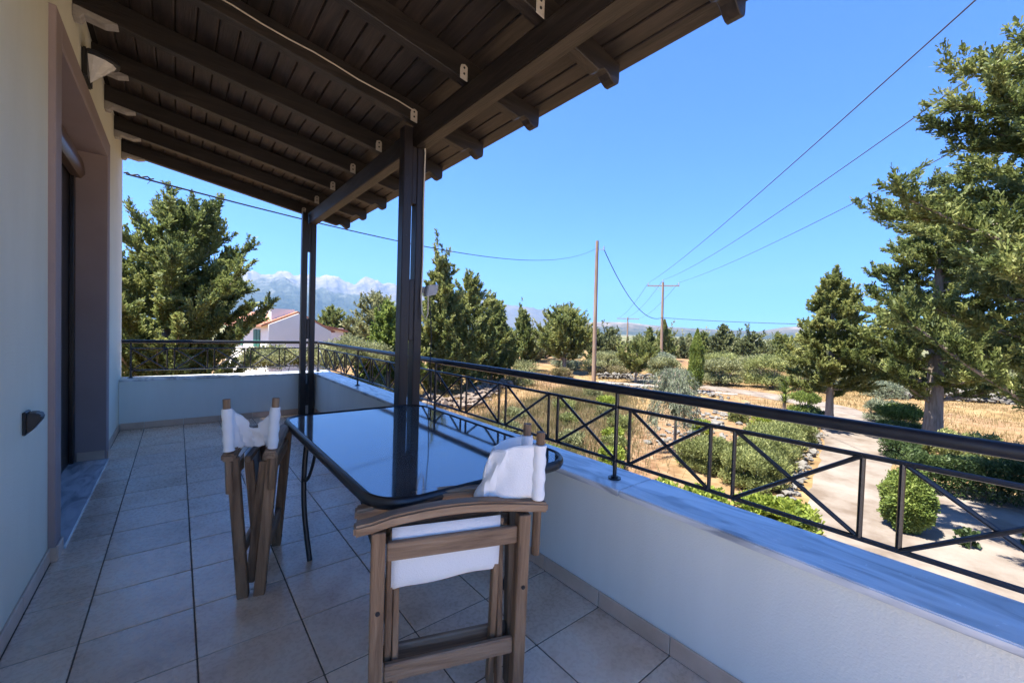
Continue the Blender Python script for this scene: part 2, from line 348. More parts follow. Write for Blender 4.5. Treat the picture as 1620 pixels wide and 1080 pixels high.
def ridge(name, ctrl, D, depth, m, seed, rows=46, cols=420, rough=.10):
    """range of hills: ctrl = (azimuth in degrees from +Y toward +X, crest elevation angle in degrees)"""
    rng = np.random.RandomState(seed)
    az = np.linspace(ctrl[0][0], ctrl[-1][0], cols)
    el = np.interp(az, [c[0] for c in ctrl], [c[1] for c in ctrl])
    jag = 0
    for o in range(5): jag = jag+(.5**o)*np.sin(az*(2.3*1.9**o)+rng.rand()*6.28)*np.sin(az*(1.1*2.1**o)+rng.rand()*6.28)
    el = el+jag*.04*np.clip(el/4, .15, 1)
    def fbm(u, v, oct_, sd):
        r = np.random.RandomState(sd); out = 0; amp = 1
        for o in range(oct_):
            f = 2.0**o; n = 0
            for _ in range(4):
                a, b, c = r.randn(2).tolist()+[r.rand()*6.28]; n = n+np.sin(u*f*a+v*f*b+c)
            out = out+amp*(1-np.abs(n)/2.2); amp *= .52
        return out/2
    U, V = np.meshgrid(np.radians(az)*24, np.linspace(0, 1, rows)*5, indexing='ij')
    t = np.linspace(0, 1, rows)[None, :]
    prof = np.where(t < .62, (t/.62)**.85, 1-(t-.62)/.38*1.0)
    H = np.tan(np.radians(el))[:, None]*D
    n = fbm(U, V, 6, seed)
    n = n-n.mean()
    Z = GZ-80+(H+80)*np.clip(prof, 0, 1)*(1+rough*1.6*n*np.sin(np.pi*np.clip(t, 0, 1))**.5*np.where(t < .62, 1.25-t, .6))
    Rr = D-depth*.62+depth*t+0*Z
    A = np.radians(az)[:, None]
    X = Rr*np.sin(A); Y = Rr*np.cos(A)
    co = np.stack([X, Y, Z], -1).reshape(-1, 3)
    idx = np.arange(cols*rows).reshape(cols, rows)
    q = np.stack([idx[:-1, :-1], idx[1:, :-1], idx[1:, 1:], idx[:-1, 1:]], -1).reshape(-1, 4)
    me = bpy.data.meshes.new(name); me.from_pydata(co.tolist(), [], q.tolist()); me.materials.append(m); me.shade_smooth()
    return tag(link(name, me), kind='structure')
def azel(x, y):
    """bearing and elevation of a skyline point as read off the view"""
    d = fw+rt2*((x-810)/654.17)-up2*((y-540)/654.17)
    return math.degrees(math.atan2(d.x, d.y)), math.degrees(math.atan2(d.z, math.hypot(d.x, d.y)))
far = [azel(*q) for q in [(60, 452), (200, 442), (330, 437), (392, 429), (412, 433), (432, 434), (455, 431), (478, 436), (500, 441), (530, 436), (548, 445), (562, 446), (592, 440), (606, 446), (626, 453), (700, 464), (760, 470), (800, 483), (860, 489), (900, 505), (960, 520)]]
ridge('mountain_range', far, 11500, 4200, rock_mat('rock_high', (.10, .09, .075), (.17, .145, .12), (.27, .215, .18), 350, 1650, .0022), 5, rows=90, cols=900, rough=.22)
near = [azel(*q) for q in [(20, 470), (200, 455), (320, 446), (395, 446), (432, 441), (452, 441), (470, 447), (500, 456), (528, 459), (560, 459), (590, 470), (640, 481), (700, 495), (780, 512), (860, 525)]]
ridge('foothills', near, 8200, 2600, rock_mat('rock_low', (.03, .036, .022), (.07, .075, .052), (.22, .205, .18), 100, 1150, .005), 11, rows=70, cols=700, rough=.22)
hills = [azel(*q) for q in [(700, 530), (800, 524), (860, 517), (900, 511), (960, 508), (1000, 510), (1060, 516), (1150, 521), (1200, 524), (1240, 517), (1290, 514), (1335, 512), (1370, 522), (1400, 534), (1470, 543), (1700, 552)]]
ridge('far_hills', hills, 7000, 2600, rock_mat('rock_hill', (.045, .05, .03), (.12, .10, .07), (.24, .19, .145), 0, 260, .006), 21, rough=.10)

# ------------------------------------------------------------------ balcony floor
FX, FY, TS = 0.0667, 1.8808, 0.3532
XL, XR = -0.497, 1.514
floor = tag(MB().box(-.5, 1.55, -3.0, 6.35, -.22, -.0035).build('balcony_floor', M['grout']), kind='structure')
tag(MB().box(-7, 1.55, -7, -3.002, -.22, -.002).box(-7, -.51, -3.0015, .08, -.22, -.002).build('unseen_bounce_floor', M['bounce_floor']), kind='structure')  # unseen open terrace, added to bounce sunlight under the roof
tcache = {}
def tile_mesh(sx, sy, sz, m, nm, bev=.0018):
    k = (round(sx, 3), round(sy, 3), round(sz, 3), nm)
    if k not in tcache: tcache[k] = MB().box(-sx/2, sx/2, -sy/2, sy/2, -sz/2, sz/2).mesh(nm, m, bevel=bev)
    return tcache[k]
rg = random.Random(1)
for k in range(-2, 4):
    x0 = max(FX+k*TS, XL+.004); x1 = FX+(k+1)*TS if k < 3 else XR-.004
    for r in range(-14, 13):
        y0 = max(FY+r*TS, -2.99); y1 = min(FY+(r+1)*TS, 6.315)
        if y1-y0 < .03: continue
        g = .0055
        o = link('tile', tile_mesh(x1-x0-g, y1-y0-g, .01, M['tile'], 'tile'), floor, ((x0+x1)/2, (y0+y1)/2, -.005+rg.uniform(-.0004, .0004)))
        o.rotation_euler = (rg.uniform(-.0012, .0012), rg.uniform(-.0012, .0012), 0)

# ------------------------------------------------------------------ house
house = empty('house', (-.5, 3, GZ), label='cream plastered house wall with mauve doorway beside the balcony', cat='house')
hb = MB()
WX = -.503; HY1 = 6.6; DY0, DY1, DZ = 3.20, 5.06, 2.66
hb.box(-8, WX, .1, DY0, GZ, 3.30).box(-8, WX, DY1, HY1, GZ, 3.30).box(-8, WX, DY0, DY1, DZ, 3.30)  # near end of the house cut short, out of view, to let skylight in
hb.box(-8, WX-.16, DY0, DY1, GZ, -.3)
hb.box(-8, -1.6, DY0, DY1, -.3, DZ)
hb.build('wall', M['plaster'], house)
# floor slab edge and ground storey under the balcony
MB().box(WX+.003, 1.735, -7, 6.575, -.42, -.23).build('balcony_slab', M['plaster_white'], house, bevel=.004)
sb = MB(); t = .13; P = WX+.027
sb.box(WX-.02, P, DY0-t, DY0, 0.0, DZ+t).box(WX-.02, P, DY1, DY1+t, 0.0, DZ+t).box(WX-.02, P, DY0+.0005, DY1-.0005, DZ, DZ+t-.0005)
sb.build('door_surround', M['mauve'], house, bevel=.004)
rv = MB(); RD = .17
rv.box(WX-RD, P-.002, DY0-.01, DY0+.012, .015, DZ).box(WX-RD, P-.002, DY1-.012, DY1+.01, .015, DZ).box(WX-RD, P-.002, DY0+.013, DY1-.013, DZ-.012, DZ+.01)
rv.build('reveal', M['mauve'], house, bevel=.003)
th = MB().box(WX-.45, -.462, DY0+.013, DY1-.013, -.02, .016).build('threshold', M['marble'], house, bevel=.003)
dr = MB().box(-.76, -.70, DY0, DY1, .0165, DZ).build('door', M['door_dark'], house)
fr = MB()
for a, b in ((DY0, DY0+.09), (DY1-.09, DY1), ((DY0+DY1)/2-.06, (DY0+DY1)/2+.06)): fr.box(-.70, -.672, a+.012, b-.012, .0165, DZ-.012)
fr.build('door_frame', M['door_dark'], dr, bevel=.004)
# curved roller-shutter hood at the head of the doorway
prof = [(-.69, DZ-.013)]+[(-.69+.075*math.sin(a), DZ-.013-.19*(1-math.cos(a))) for a in np.linspace(.12, math.pi/2, 9)]+[(-.64, DZ-.24), (-.69, DZ-.24)]
MB().prism(prof, 'y', DY0+.02, DY1-.016).build('shutter_box', M['shutter'], house, smooth=True)
# skirting along the house wall
def skirt(parent, axis, fixed, a0, a1, sign, hgt=.074, th=.010, start=None):
    """run of skirting tiles; axis 'y' (wall at x=fixed) or 'x' (wall at y=fixed); sign = direction into the balcony"""
    o0 = FY if axis == 'y' else FX
    k = math.floor((a0-o0)/TS)
    while o0+k*TS < a1:
        p0 = max(a0, o0+k*TS); p1 = min(a1, o0+(k+1)*TS); k += 1
        if p1-p0 < .02: continue
        me = tile_mesh(th, p1-p0-.003, hgt, M['skirt'], 'skirting_tile', .0025) if axis == 'y' else tile_mesh(p1-p0-.003, th, hgt, M['skirt'], 'skirting_tile', .0025)
        c = fixed+sign*th/2
        link('skirting_tile', me, parent, (c, (p0+p1)/2, hgt/2+.001) if axis == 'y' else ((p0+p1)/2, c, hgt/2+.001))
skirt(house, 'y', WX+.0005, .12, DY0-t-.002, 1); skirt(house, 'y', WX+.0005, DY1+t+.002, 6.31, 1)
skirt(house, 'y', P+.0005, DY0-t, DY0-.002, 1, .075); skirt(house, 'y', P+.0005, DY1+.002, DY1+t, 1, .075)
link('skirting_tile', tile_mesh(.17, .010, .075, M['skirt'], 'skirting_tile', .0025), house, (-.575, DY1-.0175, .055))
link('skirting_tile', tile_mesh(.03, .010, .075, M['skirt'], 'skirting_tile', .0025), house, (WX+.018, DY0-t-.0055, .039))

# ------------------------------------------------------------------ parapet
par = empty('balcony_parapet', (1.62, 3, -.2), label='low white parapet wall with grey marble coping along the balcony', cat='parapet')
MB().box(1.514, 1.722, -3, 6.56, -.225, .546).box(WX+.002, 1.5135, 6.322, 6.56, -.225, .546).build('wall', M['plaster_white'], par)
js = [-2.99, -.52, 1.075, 2.66, 4.25, 5.62, 6.585]
for a, b in zip(js[:-1], js[1:]):
    MB().box(1.488, 1.748, a+.0012, b-.0012, .5465, .573).build('coping_slab', M['marble'], par, smooth=True, bevel=.004, seg=3)
for a, b in ((WX+.002, .52), (.52, 1.4865)):
    MB().box(a+.0012, b-.0012, 6.298, 6.585, .5465, .573).build('coping_slab', M['marble'], par, smooth=True, bevel=.004, seg=3)
skirt(par, 'y', 1.5135, -3, 6.31, -1); skirt(par, 'x', 6.3215, WX+.012, 1.50, -1)

# ------------------------------------------------------------------ railing
rail = empty('balcony_railing', (1.6, 3, .573), label='black metal railing with crossed bars standing on the marble coping', cat='railing')
RX, EY = 1.60, 6.45
ZB, ZM, ZT = .658, .909, .992
MB().tube([(RX, -3, ZT), (RX, 6.47, ZT)], .0205, 18).build('top_rail', M['metal_black'], rail, smooth=True)
MB().tube([(WX+.01, EY, ZT), (RX, EY, ZT)], .0200, 18).build('top_rail', M['metal_black'], rail, smooth=True)
def panelrun(axis, spans):
    P_ = (lambda a, z: (RX, a, z)) if axis == 'y' else (lambda a, z: (a, EY, z))
    for a, b in spans:
        for q in (a, b): MB().tube([P_(q, ZB), P_(q, ZM)], .0075, 8).build('upright', M['metal_black'], rail, smooth=True)
        off = .004
        A = lambda q, z, s_: (RX+s_*off, q, z) if axis == 'y' else (q, EY+s_*off, z)
        MB().tube([A(a, ZB, 1), A(b, ZM, 1)], .0072, 8).build('cross_bar', M['metal_black'], rail, smooth=True)
        MB().tube([A(a, ZM, -1), A(b, ZB, -1)], .0072, 8).build('cross_bar', M['metal_black'], rail, smooth=True)
def bay(a, b, w_, n):
    g = ((b-a)-n*w_)/(n-1); return [(a+i*(w_+g), a+i*(w_+g)+w_) for i in range(n)]
spans = bay(1.18, 2.925, .384, 4)+bay(3.0, 4.742, .384, 4)+bay(4.807, 6.42, .352, 4)+bay(-.62, 1.107, .366, 4)+bay(-2.45, -.70, .384, 4)
panelrun('y', spans)
panelrun('x', [(-.412, -.091), (-.023, .300), (.369, .695), (.763, 1.098), (1.167, 1.49)])
for a, b in ((-3, 6.45),):
    for z in (ZB, ZM): MB().tube([(RX, a, z), (RX, b, z)], .0082, 8).build('lower_rail' if z == ZB else 'middle_rail', M['metal_black'], rail, smooth=True)
for z in (ZB, ZM): MB().tube([(-.412, EY, z), (RX, EY, z)], .0080, 8).build('lower_rail' if z == ZB else 'middle_rail', M['metal_black'], rail, smooth=True)
def rpost(x, y):
    o = MB().tube([(x, y, .573), (x, y, ZT)], .0095, 12).build('post', M['metal_black'], rail, smooth=True)
    f = MB().tube([(x, y, .573), (x, y, .579)], .030, 16).tube([(x, y, .579), (x, y, .586)], .017, 12)
    f.build('base_flange', M['metal_black'], o, smooth=True)
for y in (-.70, 1.18, 2.925, 4.742, EY): rpost(RX, y)
rpost(-.412, EY)

# ------------------------------------------------------------------ timber roof
roof = empty('veranda_roof', (1.45, 3, 2.63), label='dark brown timber veranda roof with rafters, boards and two posts', cat='roof')  # roof stops short near the camera, out of view, to admit skylight
SL = .170
rz = lambda x: 2.792-SL*(x-1.45)             # underside of the rafters
RH = .135; RW = .072
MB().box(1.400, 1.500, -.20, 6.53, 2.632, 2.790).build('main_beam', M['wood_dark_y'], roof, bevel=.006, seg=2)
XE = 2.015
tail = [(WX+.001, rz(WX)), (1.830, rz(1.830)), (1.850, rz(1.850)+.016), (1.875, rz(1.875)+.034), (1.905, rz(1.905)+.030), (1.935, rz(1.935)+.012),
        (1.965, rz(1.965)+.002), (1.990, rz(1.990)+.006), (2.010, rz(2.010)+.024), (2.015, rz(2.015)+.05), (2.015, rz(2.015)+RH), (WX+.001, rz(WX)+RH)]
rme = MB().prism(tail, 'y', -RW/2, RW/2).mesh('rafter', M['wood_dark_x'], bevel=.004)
br = MB().prism([(1.345, 2.800), (1.398, 2.792), (1.398, 2.880), (1.378, 2.893), (1.352, 2.884), (1.345, 2.86)], 'y', -RW/2-.007, -RW/2-.0005)
brm = br.mesh('bracket', M['metal_cream'], bevel=.002)
hol = MB()
for xx, zz in ((1.372, 2.868), (1.372, 2.832)): hol.tube([(xx, -RW/2-.0095, zz), (xx, -RW/2-.0072, zz)], .0075, 8)
hom = hol.mesh('bracket_hole', M['plastic_black'])
cb = MB().prism([(WX+.001, rz(WX)-.075), (WX+.035, rz(WX)-.075), (WX+.05, rz(WX)-.045), (WX+.14, rz(WX)-.060), (WX+.20, rz(WX+.2)-.008), (WX+.20, rz(WX+.2)-.001), (WX+.001, rz(WX)-.001)], 'y', -.042, .042)
cbm = cb.mesh('corbel', M['corbel'], bevel=.004)
ry = [6.47-.697*i for i in range(10)]
for y in ry:
    o = link('rafter', rme, roof, (0, y, 0))
    b_ = bpy.data.objects.new('bracket', brm); COL.objects.link(b_); b_.parent = o
    h_ = bpy.data.objects.new('bracket_hole', hom); COL.objects.link(h_); h_.parent = o
    c_ = bpy.data.objects.new('corbel', cbm); COL.objects.link(c_); c_.parent = o
ang = math.atan(SL); bw = .112; nb = int((2.07-WX)/math.cos(ang)/bw)
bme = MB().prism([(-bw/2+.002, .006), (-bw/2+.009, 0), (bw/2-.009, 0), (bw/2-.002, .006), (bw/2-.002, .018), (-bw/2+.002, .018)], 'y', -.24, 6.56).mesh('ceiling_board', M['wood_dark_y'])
for i in range(nb+1):
    xm = 2.07-(i+.5)*bw*math.cos(ang)
    if xm < WX: break
    o = link('ceiling_board', bme, roof, (xm, 0, rz(xm)+RH+.0015)); o.rotation_euler = (0, ang, 0)
MB().prism([(WX-.02, rz(WX)+RH+.026), (2.075, rz(2.075)+RH+.024), (2.075, rz(2.075)+RH+.05), (WX-.02, rz(WX)+RH+.07)], 'y', -.24, 6.56).build('roof_deck', M['deck'], roof)
MB().prism([(-8.3, 3.5), (-4.2, 3.9), (WX-.03, rz(WX)+RH+.08), (2.11, rz(2.11)+RH+.052), (2.11, rz(2.11)+RH+.09), (-4.2, 4.0), (-8.3, 3.6)], 'y', -.26, 6.575).build('roof_covering', M['roof_tile'], roof)
def post(yc, plates):
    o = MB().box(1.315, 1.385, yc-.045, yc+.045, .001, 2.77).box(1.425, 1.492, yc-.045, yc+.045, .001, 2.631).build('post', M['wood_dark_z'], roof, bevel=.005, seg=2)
    for z0, z1 in plates: MB().box(1.386, 1.424, yc-.040, yc+.040, z0, z1).build('spacer_block', M['wood_dark_z'], o, bevel=.003)
    MB().box(1.387, 1.423, yc-.047, yc-.041, .01, .13).build('foot_plate', M['galv'], o, bevel=.003)
    MB().tube([(1.405, yc-.051, .10), (1.405, yc-.046, .10)], .012, 8).build('bolt', M['galv'], o)
    for z in (1.32, 1.95, 2.4): MB().tube([(1.35, yc-.049, z), (1.35, yc-.044, z)], .007, 8).build('bolt', M['metal_black'], o)
post(3.02, [(.12, .5), (1.15, 1.62), (2.2, 2.63)])
post(6.255, [(.0, .42), (1.05, 1.33), (2.25, 2.63)])

# ------------------------------------------------------------------ trees and plants
def quads(C, D, Wd, L, W):
    """leaf quads: centres C, direction D, side Wd, length L, width W (arrays)"""
    a = C-D*(L/2)[:, None]; b = C+D*(L/2)[:, None]; s_ = Wd*(W/2)[:, None]
    V = np.stack([a-s_*.55, a+s_*.55, b+s_, b-s_], 1)
    return V
def leafmesh(name, V, m):
    n = len(V); me = bpy.data.meshes.new(name)
    me.vertices.add(n*4); me.vertices.foreach_set('co', V.reshape(-1).astype(np.float32))
    me.loops.add(n*4); me.loops.foreach_set('vertex_index', np.arange(n*4, dtype=np.int32))
    me.polygons.add(n); me.polygons.foreach_set('loop_start', np.arange(0, n*4, 4, dtype=np.int32))
    try: me.polygons.foreach_set('loop_total', np.full(n, 4, dtype=np.int32))
    except Exception: pass
    me.materials.append(m); me.update(); me.validate()
    return me
def norm(a): return a/np.maximum(np.linalg.norm(a, axis=1, keepdims=True), 1e-6)
def leaves_on(clumps, n, rng, ls, flat=.75, upb=.35, outw=.8, jit=.7):
    """clumps: array (k,7): centre, radius, axis"""
    k = len(clumps); w_ = clumps[:, 3]**2; idx = rng.choice(k, n, p=w_/w_.sum())
    c = clumps[idx, :3]; r = clumps[idx, 3:4]; ax = clumps[idx, 4:7]
    o = norm(rng.randn(n, 3))*(rng.rand(n, 1)**.45); o[:, 2] *= flat
    pos = c+o*r+ax*(rng.rand(n, 1)-.35)*r*1.1
    D = norm(o*outw+ax*.6+np.array([0, 0, upb])+rng.randn(n, 3)*jit*.6)
    Wd = norm(np.cross(D, rng.randn(n, 3)))
    L = ls[0]*rng.uniform(.6, 1.4, n); W = ls[1]*rng.uniform(.7, 1.3, n)
    return quads(pos, D, Wd, L, W)

def tree(name, label, cat, loc, h, r, base, n, seed, ls=(.13, .05), shape='cone', m='leaf_cyp', tr=.14, nb=60, elev=(15, 42), group=None, lean=(0, 0), cl=.3, side=None, dens=1.0, upw=.3):
    rng = np.random.RandomState(seed)
    root = empty(name, loc, 0, label, cat, group)
    tk = MB(); pts = []; rad = []
    for i in range(9):
        u = i/8; pts.append((lean[0]*u*u+.05*math.sin(u*5+seed)*r*.3, lean[1]*u*u+.05*math.cos(u*4+seed)*r*.3, -.05+u*h*.95)); rad.append(tr*(1-u)**.8+.012)
    rad[0] *= 1.25
    tk.tube(pts, rad, 9)
    tw_ = []
    ga = 2.39996
    for i in range(nb):
        u = (i+.5)/nb; tt = base+(1-base)*u**.85
        z0 = h*tt*.93
        q = (tt-base)/(1-base)
        if shape == 'cone': pf = (1-q)**.75*(.75+.25*min(1, q*6))+.07
        elif shape == 'broad': pf = math.sqrt(max(0.02, 1-(2*q*.93-.68)**2/1.75))*(1-.55*q**3)
        elif shape == 'round': pf = math.sqrt(max(.03, 1-(2*q-1)**2))
        else: pf = .3
        a = i*ga+rng.uniform(-.5, .5)
        Lm = r*pf*rng.uniform(.62, 1.12)
        if side is not None: Lm *= 1+side[1]*math.cos(a-side[0])
        e = math.radians(rng.uniform(*elev))*(1 if q < .8 else 1.4)
        b0 = Vector((lean[0]*tt*tt, lean[1]*tt*tt, z0-Lm*math.tan(e)*.45))
        d = Vector((math.cos(a), math.sin(a), 0))
        lp = [b0+d*(Lm*s_)+Vector((0, 0, Lm*math.tan(e)*(s_**1.35))) for s_ in (0, .35, .7, 1)]
        lr = max(.012, tr*.30*(1-tt)+.012)
        tk.tube(lp, [lr, lr*.75, lr*.5, lr*.25], 5, caps=False)
        nt_ = max(4, int((4+Lm*7.5)*dens))
        for j in range(nt_):
            s_ = .18+.84*((j+rng.rand())/nt_)
            k = min(2, int(s_*3)); f = min(1.1, s_*3-k)
            p_ = lp[k].lerp(lp[k+1], f)
            ld = (lp[k+1]-lp[k]).normalized()
            sd_ = Vector(rng.randn(3)); sd_.z *= .5
            tdv = (ld*rng.uniform(.5, 1.1)+sd_*.62+Vector((0, 0, rng.uniform(-.05, .55)*(.55+upw)))).normalized()
            tl = cl*rng.uniform(1.0, 2.5)*(1.15-.45*q)*(1-.25*s_)
            tw_.append((*p_, *tdv, tl))
    for j in range(16):
        sd_ = Vector(rng.randn(3))*.45; tw_.append((lean[0], lean[1], h*(.78+.2*j/15), *(Vector((sd_.x, sd_.y, 1))).normalized(), cl*(1.6-.05*j)))
    T = np.array(tw_)
    tk.build('trunk', M['bark'], root, smooth=True, local=True)
    wt = T[:, 6]; idx = rng.choice(len(T), n, p=wt/wt.sum()); t_ = rng.rand(n)
    rad = (cl*.30*(1-.62*t_)*(.45+.55*np.minimum(1, t_*4)))[:, None]
    off = rng.randn(n, 3)*rad*.62; off[:, 2] *= .8
    D0 = T[idx, 3:6]; bend = np.zeros((n, 3)); bend[:, 2] = (t_**2)*T[idx, 6]*.18
    pos = T[idx, :3]+D0*(t_*T[idx, 6])[:, None]+off+bend
    D = norm(D0*1.0+norm(off)*.75+np.array([0, 0, .25])+rng.randn(n, 3)*.42)
    V = quads(pos, D, norm(np.cross(D, rng.randn(n, 3))), ls[0]*rng.uniform(.55, 1.5, n), ls[1]*rng.uniform(.6, 1.3, n))
    link('crown', leafmesh('crown', V, M[m]), root, local=True)
    return root

def column(name, label, loc, h, r, n, seed, m='leaf_bright', group=None, ls=(.10, .045)):
    rng = np.random.RandomState(seed); root = empty(name, loc, 0, label, 'tree', group)
    MB().tube([(0, 0, -.05), (0, 0, h*.9)], [r*.22, .01], 7).build('trunk', M['bark'], root, smooth=True, local=True)
    z = rng.rand(n)**.8; q = np.clip(z, 0, 1)
    rad = r*np.minimum(1, (q/.18+.25))*np.where(q > .45, (1-((q-.45)/.55)**1.9), 1)*(1+.14*np.sin(q*23+seed)*np.sin(7*q))
    a = rng.rand(n)*6.283; rr = rad*(rng.rand(n)**.3)
    lob = 1+.16*np.sin(a*5+q*9+seed)
    pos = np.stack([rr*np.cos(a)*lob, rr*np.sin(a)*lob, .12*h*.3+q*h*.97], 1)
    D = norm(np.stack([np.cos(a)*.35, np.sin(a)*.35, np.ones(n)], 1)+rng.randn(n, 3)*.35)
    V = quads(pos, D, norm(np.cross(D, rng.randn(n, 3))), ls[0]*rng.uniform(.6, 1.5, n), ls[1]*rng.uniform(.7, 1.3, n))
    link('crown', leafmesh('crown', V, M[m]), root, local=True); return root

def bush(name, label, loc, rx, ry_, h, n, seed, m, ls=(.07, .035), cat='shrub', group=None, lobes=14, rz_=0, cl=.42, stems=4, lift=.35, upb=.35):
    rng = np.random.RandomState(seed); root = empty(name, loc, rz_, label, cat, group)
    st = MB()
    for i in range(stems):
        a = 6.283*i/stems+rng.rand(); q = .5*rng.rand()+.15
        st.tube([(0+.06*math.cos(a), .06*math.sin(a), -.05), (rx*q*.6*math.cos(a), ry_*q*.6*math.sin(a), h*.35), (rx*q*math.cos(a), ry_*q*math.sin(a), h*.7)], [.03*min(1.5, h), .02*min(1.5, h), .008], 5)
    st.build('stem', M['bark'], root, smooth=True, local=True)
    c = []
    for i in range(lobes):
        a = i*2.39996+rng.rand()*.6; q = math.sqrt((i+.5)/lobes)*.78
        zc = h*(lift+(1-lift-.22)*math.sqrt(max(0, 1-q*q))*rng.uniform(.8, 1.1))
        c.append((rx*q*math.cos(a), ry_*q*math.sin(a), zc, cl*min(rx, ry_, h)*rng.uniform(.75, 1.2), 0, 0, .3))
        c.append((rx*q*math.cos(a)*1.06, ry_*q*math.sin(a)*1.06, h*lift*.62, cl*min(rx, ry_, h)*rng.uniform(.7, 1.0), 0, 0, .2))
    V = leaves_on(np.array(c), n, rng, ls, upb=upb, jit=1.0)
    V[:, :, 2] = np.maximum(V[:, :, 2], .01)
    link('foliage', leafmesh('foliage', V, M[m]), root, local=True); return root

def hedge(name, label, path, width, h, n, seed, m, ls=(.06, .035), z0=.12, group=None, amp=.12):
    rng = np.random.RandomState(seed); P_ = np.array(path, float); seg = np.linalg.norm(np.diff(P_, axis=0), axis=1); cum = np.r_[0, np.cumsum(seg)]
    c = P_.mean(0); root = empty(name, (c[0], c[1], GZ), 0, label, 'hedge', group)
    s_ = rng.rand(n)*cum[-1]; x = np.interp(s_, cum, P_[:, 0]); y = np.interp(s_, cum, P_[:, 1])
    i = np.clip(np.searchsorted(cum, s_)-1, 0, len(seg)-1); d = np.diff(P_, axis=0)[i]/seg[i][:, None]; nn = np.stack([-d[:, 1], d[:, 0]], 1)
    # superellipse section, mostly near its skin
    a = rng.rand(n)*math.pi; k = rng.rand(n)**.25
    wv = 1+amp*np.sin(s_*2.1+seed)+amp*.7*np.sin(s_*5.3+1)+amp*.5*np.sin(s_*11+a*3)
    ca, sa = np.cos(a), np.sin(a); e = .55
    ox = np.sign(ca)*np.abs(ca)**e*width/2*k*wv; oz = z0*h+np.abs(sa)**e*h*(1-z0)*k*(.5+.5*wv)
    lowmask = rng.rand(n) < .12; oz[lowmask] *= rng.rand(lowmask.sum())
    pos = np.stack([x-c[0]+nn[:, 0]*ox, y-c[1]+nn[:, 1]*ox, oz], 1)+rng.randn(n, 3)*.02
    D = norm(np.stack([nn[:, 0]*ca, nn[:, 1]*ca, sa+.2], 1)+rng.randn(n, 3)*.75)
    V = quads(pos, D, norm(np.cross(D, rng.randn(n, 3))), ls[0]*rng.uniform(.6, 1.5, n), ls[1]*rng.uniform(.7, 1.3, n))
    V[:, :, 2] = np.maximum(V[:, :, 2], .01)
    link('foliage', leafmesh('foliage', V, M[m]), root, local=True)
    st = MB(); q = .1
    while q < cum[-1]:
        px, py = np.interp(q, cum, P_[:, 0])-c[0], np.interp(q, cum, P_[:, 1])-c[1]
        st.tube([(px, py, -.03), (px+rng.uniform(-.05, .05), py+rng.uniform(-.05, .05), h*.6)], [.014, .008], 5); q += .22
    st.build('stem', M['bark'], root, local=True); return root

# --- the large conifers close to the house
tree('conifer_tree', 'large dense conifer left of the house across the field, rising over the end railing', 'tree', (-.55, 17.6, GZ), 8.3, 2.8, .08, 190000, 101, ls=(.105, .042), dens=1.7, shape='broad', m='leaf_cyp', tr=.22, nb=95, cl=.34, elev=(20, 50), lean=(.95, 0))
tree('conifer_tree', 'huge conifer at the right edge whose crown runs out of the frame', 'tree', (13.1, -1.25, GZ), 12.4, 3.35, .28, 330000, 102, ls=(.09, .034), dens=1.6, shape='broad', m='leaf_cyp', tr=.30, nb=120, cl=.36, elev=(8, 36))
tree('conifer_tree', 'spreading conifer on a thick grey trunk right of the driveway', 'tree', (23.2, 2.15, GZ), 10.4, 3.5, .22, 150000, 103, ls=(.11, .045), dens=1.6, shape='cone', m='leaf_cyp', tr=.30, nb=80, cl=.36, elev=(5, 32), side=(R(-60), .15))
tree('conifer_tree', 'conical conifer on a slim bare trunk left of the driveway bend', 'tree', (23.6, 5.55, GZ), 7.5, 2.15, .24, 90000, 104, ls=(.11, .045), dens=1.35, shape='cone', m='leaf_cyp2', tr=.17, nb=75, cl=.30, elev=(5, 35))
# --- the group behind the near post
G1 = 'conifers behind the railing'
tree('conifer_tree', 'tallest conifer of the clump just right of the near post', 'tree', (12.9, 23.2, GZ), 8.6, 2.6, .06, 60000, 111, shape='cone', m='leaf_cyp2', nb=80, cl=.38, elev=(30, 58), ls=(.17, .065), group=G1)
tree('conifer_tree', 'conifer with upswept branches second from the near post', 'tree', (16.3, 25.0, GZ), 8.2, 2.6, .06, 45000, 112, shape='cone', m='leaf_cyp2', nb=70, cl=.38, elev=(30, 55), ls=(.18, .07), group=G1)
tree('conifer_tree', 'small bright green conifer just left of the near post', 'tree', (9.0, 22.0, GZ), 5.4, 1.9, .05, 26000, 113, shape='cone', m='leaf_bright', nb=50, cl=.36, elev=(20, 50), ls=(.17, .065), group=G1)
tree('conifer_tree', 'conifer between the clump and the twin-pointed trees', 'tree', (20.0, 27.3, GZ), 6.7, 2.3, .05, 30000, 114, shape='cone', m='leaf_cyp', nb=60, cl=.38, elev=(30, 55), ls=(.2, .08), group=G1)
tree('conifer_tree', 'dark pointed conifer behind the clump, left of the spreading pine', 'tree', (24.5, 32.5, GZ), 6.9, 2.0, .05, 20000, 115, shape='cone', m='leaf_cyp', nb=50, cl=.36, elev=(35, 60), ls=(.22, .09), group=G1)
tree('conifer_tree', 'slender dark conifer close to the left of the spreading pine', 'tree', (28.2, 33.0, GZ), 6.2, 1.9, .05, 16000, 116, shape='cone', m='leaf_cyp', nb=45, cl=.36, elev=(35, 60), ls=(.22, .09), group=G1)
tree('pine_tree', 'round-topped green pine on a short trunk left of the bare utility pole', 'tree', (30.6, 29.2, GZ), 6.8, 3.1, .26, 34000, 117, shape='broad', m='leaf_cyp2', nb=55, cl=.52, elev=(20, 45), ls=(.2, .08), tr=.2)
tree('pine_tree', 'brownish pine rising behind the olive between the two posts', 'tree', (13.6, 35.4, GZ), 6.9, 2.7, .12, 26000, 118, shape='broad', m='leaf_olive', nb=50, cl=.5, elev=(20, 45), ls=(.2, .09))
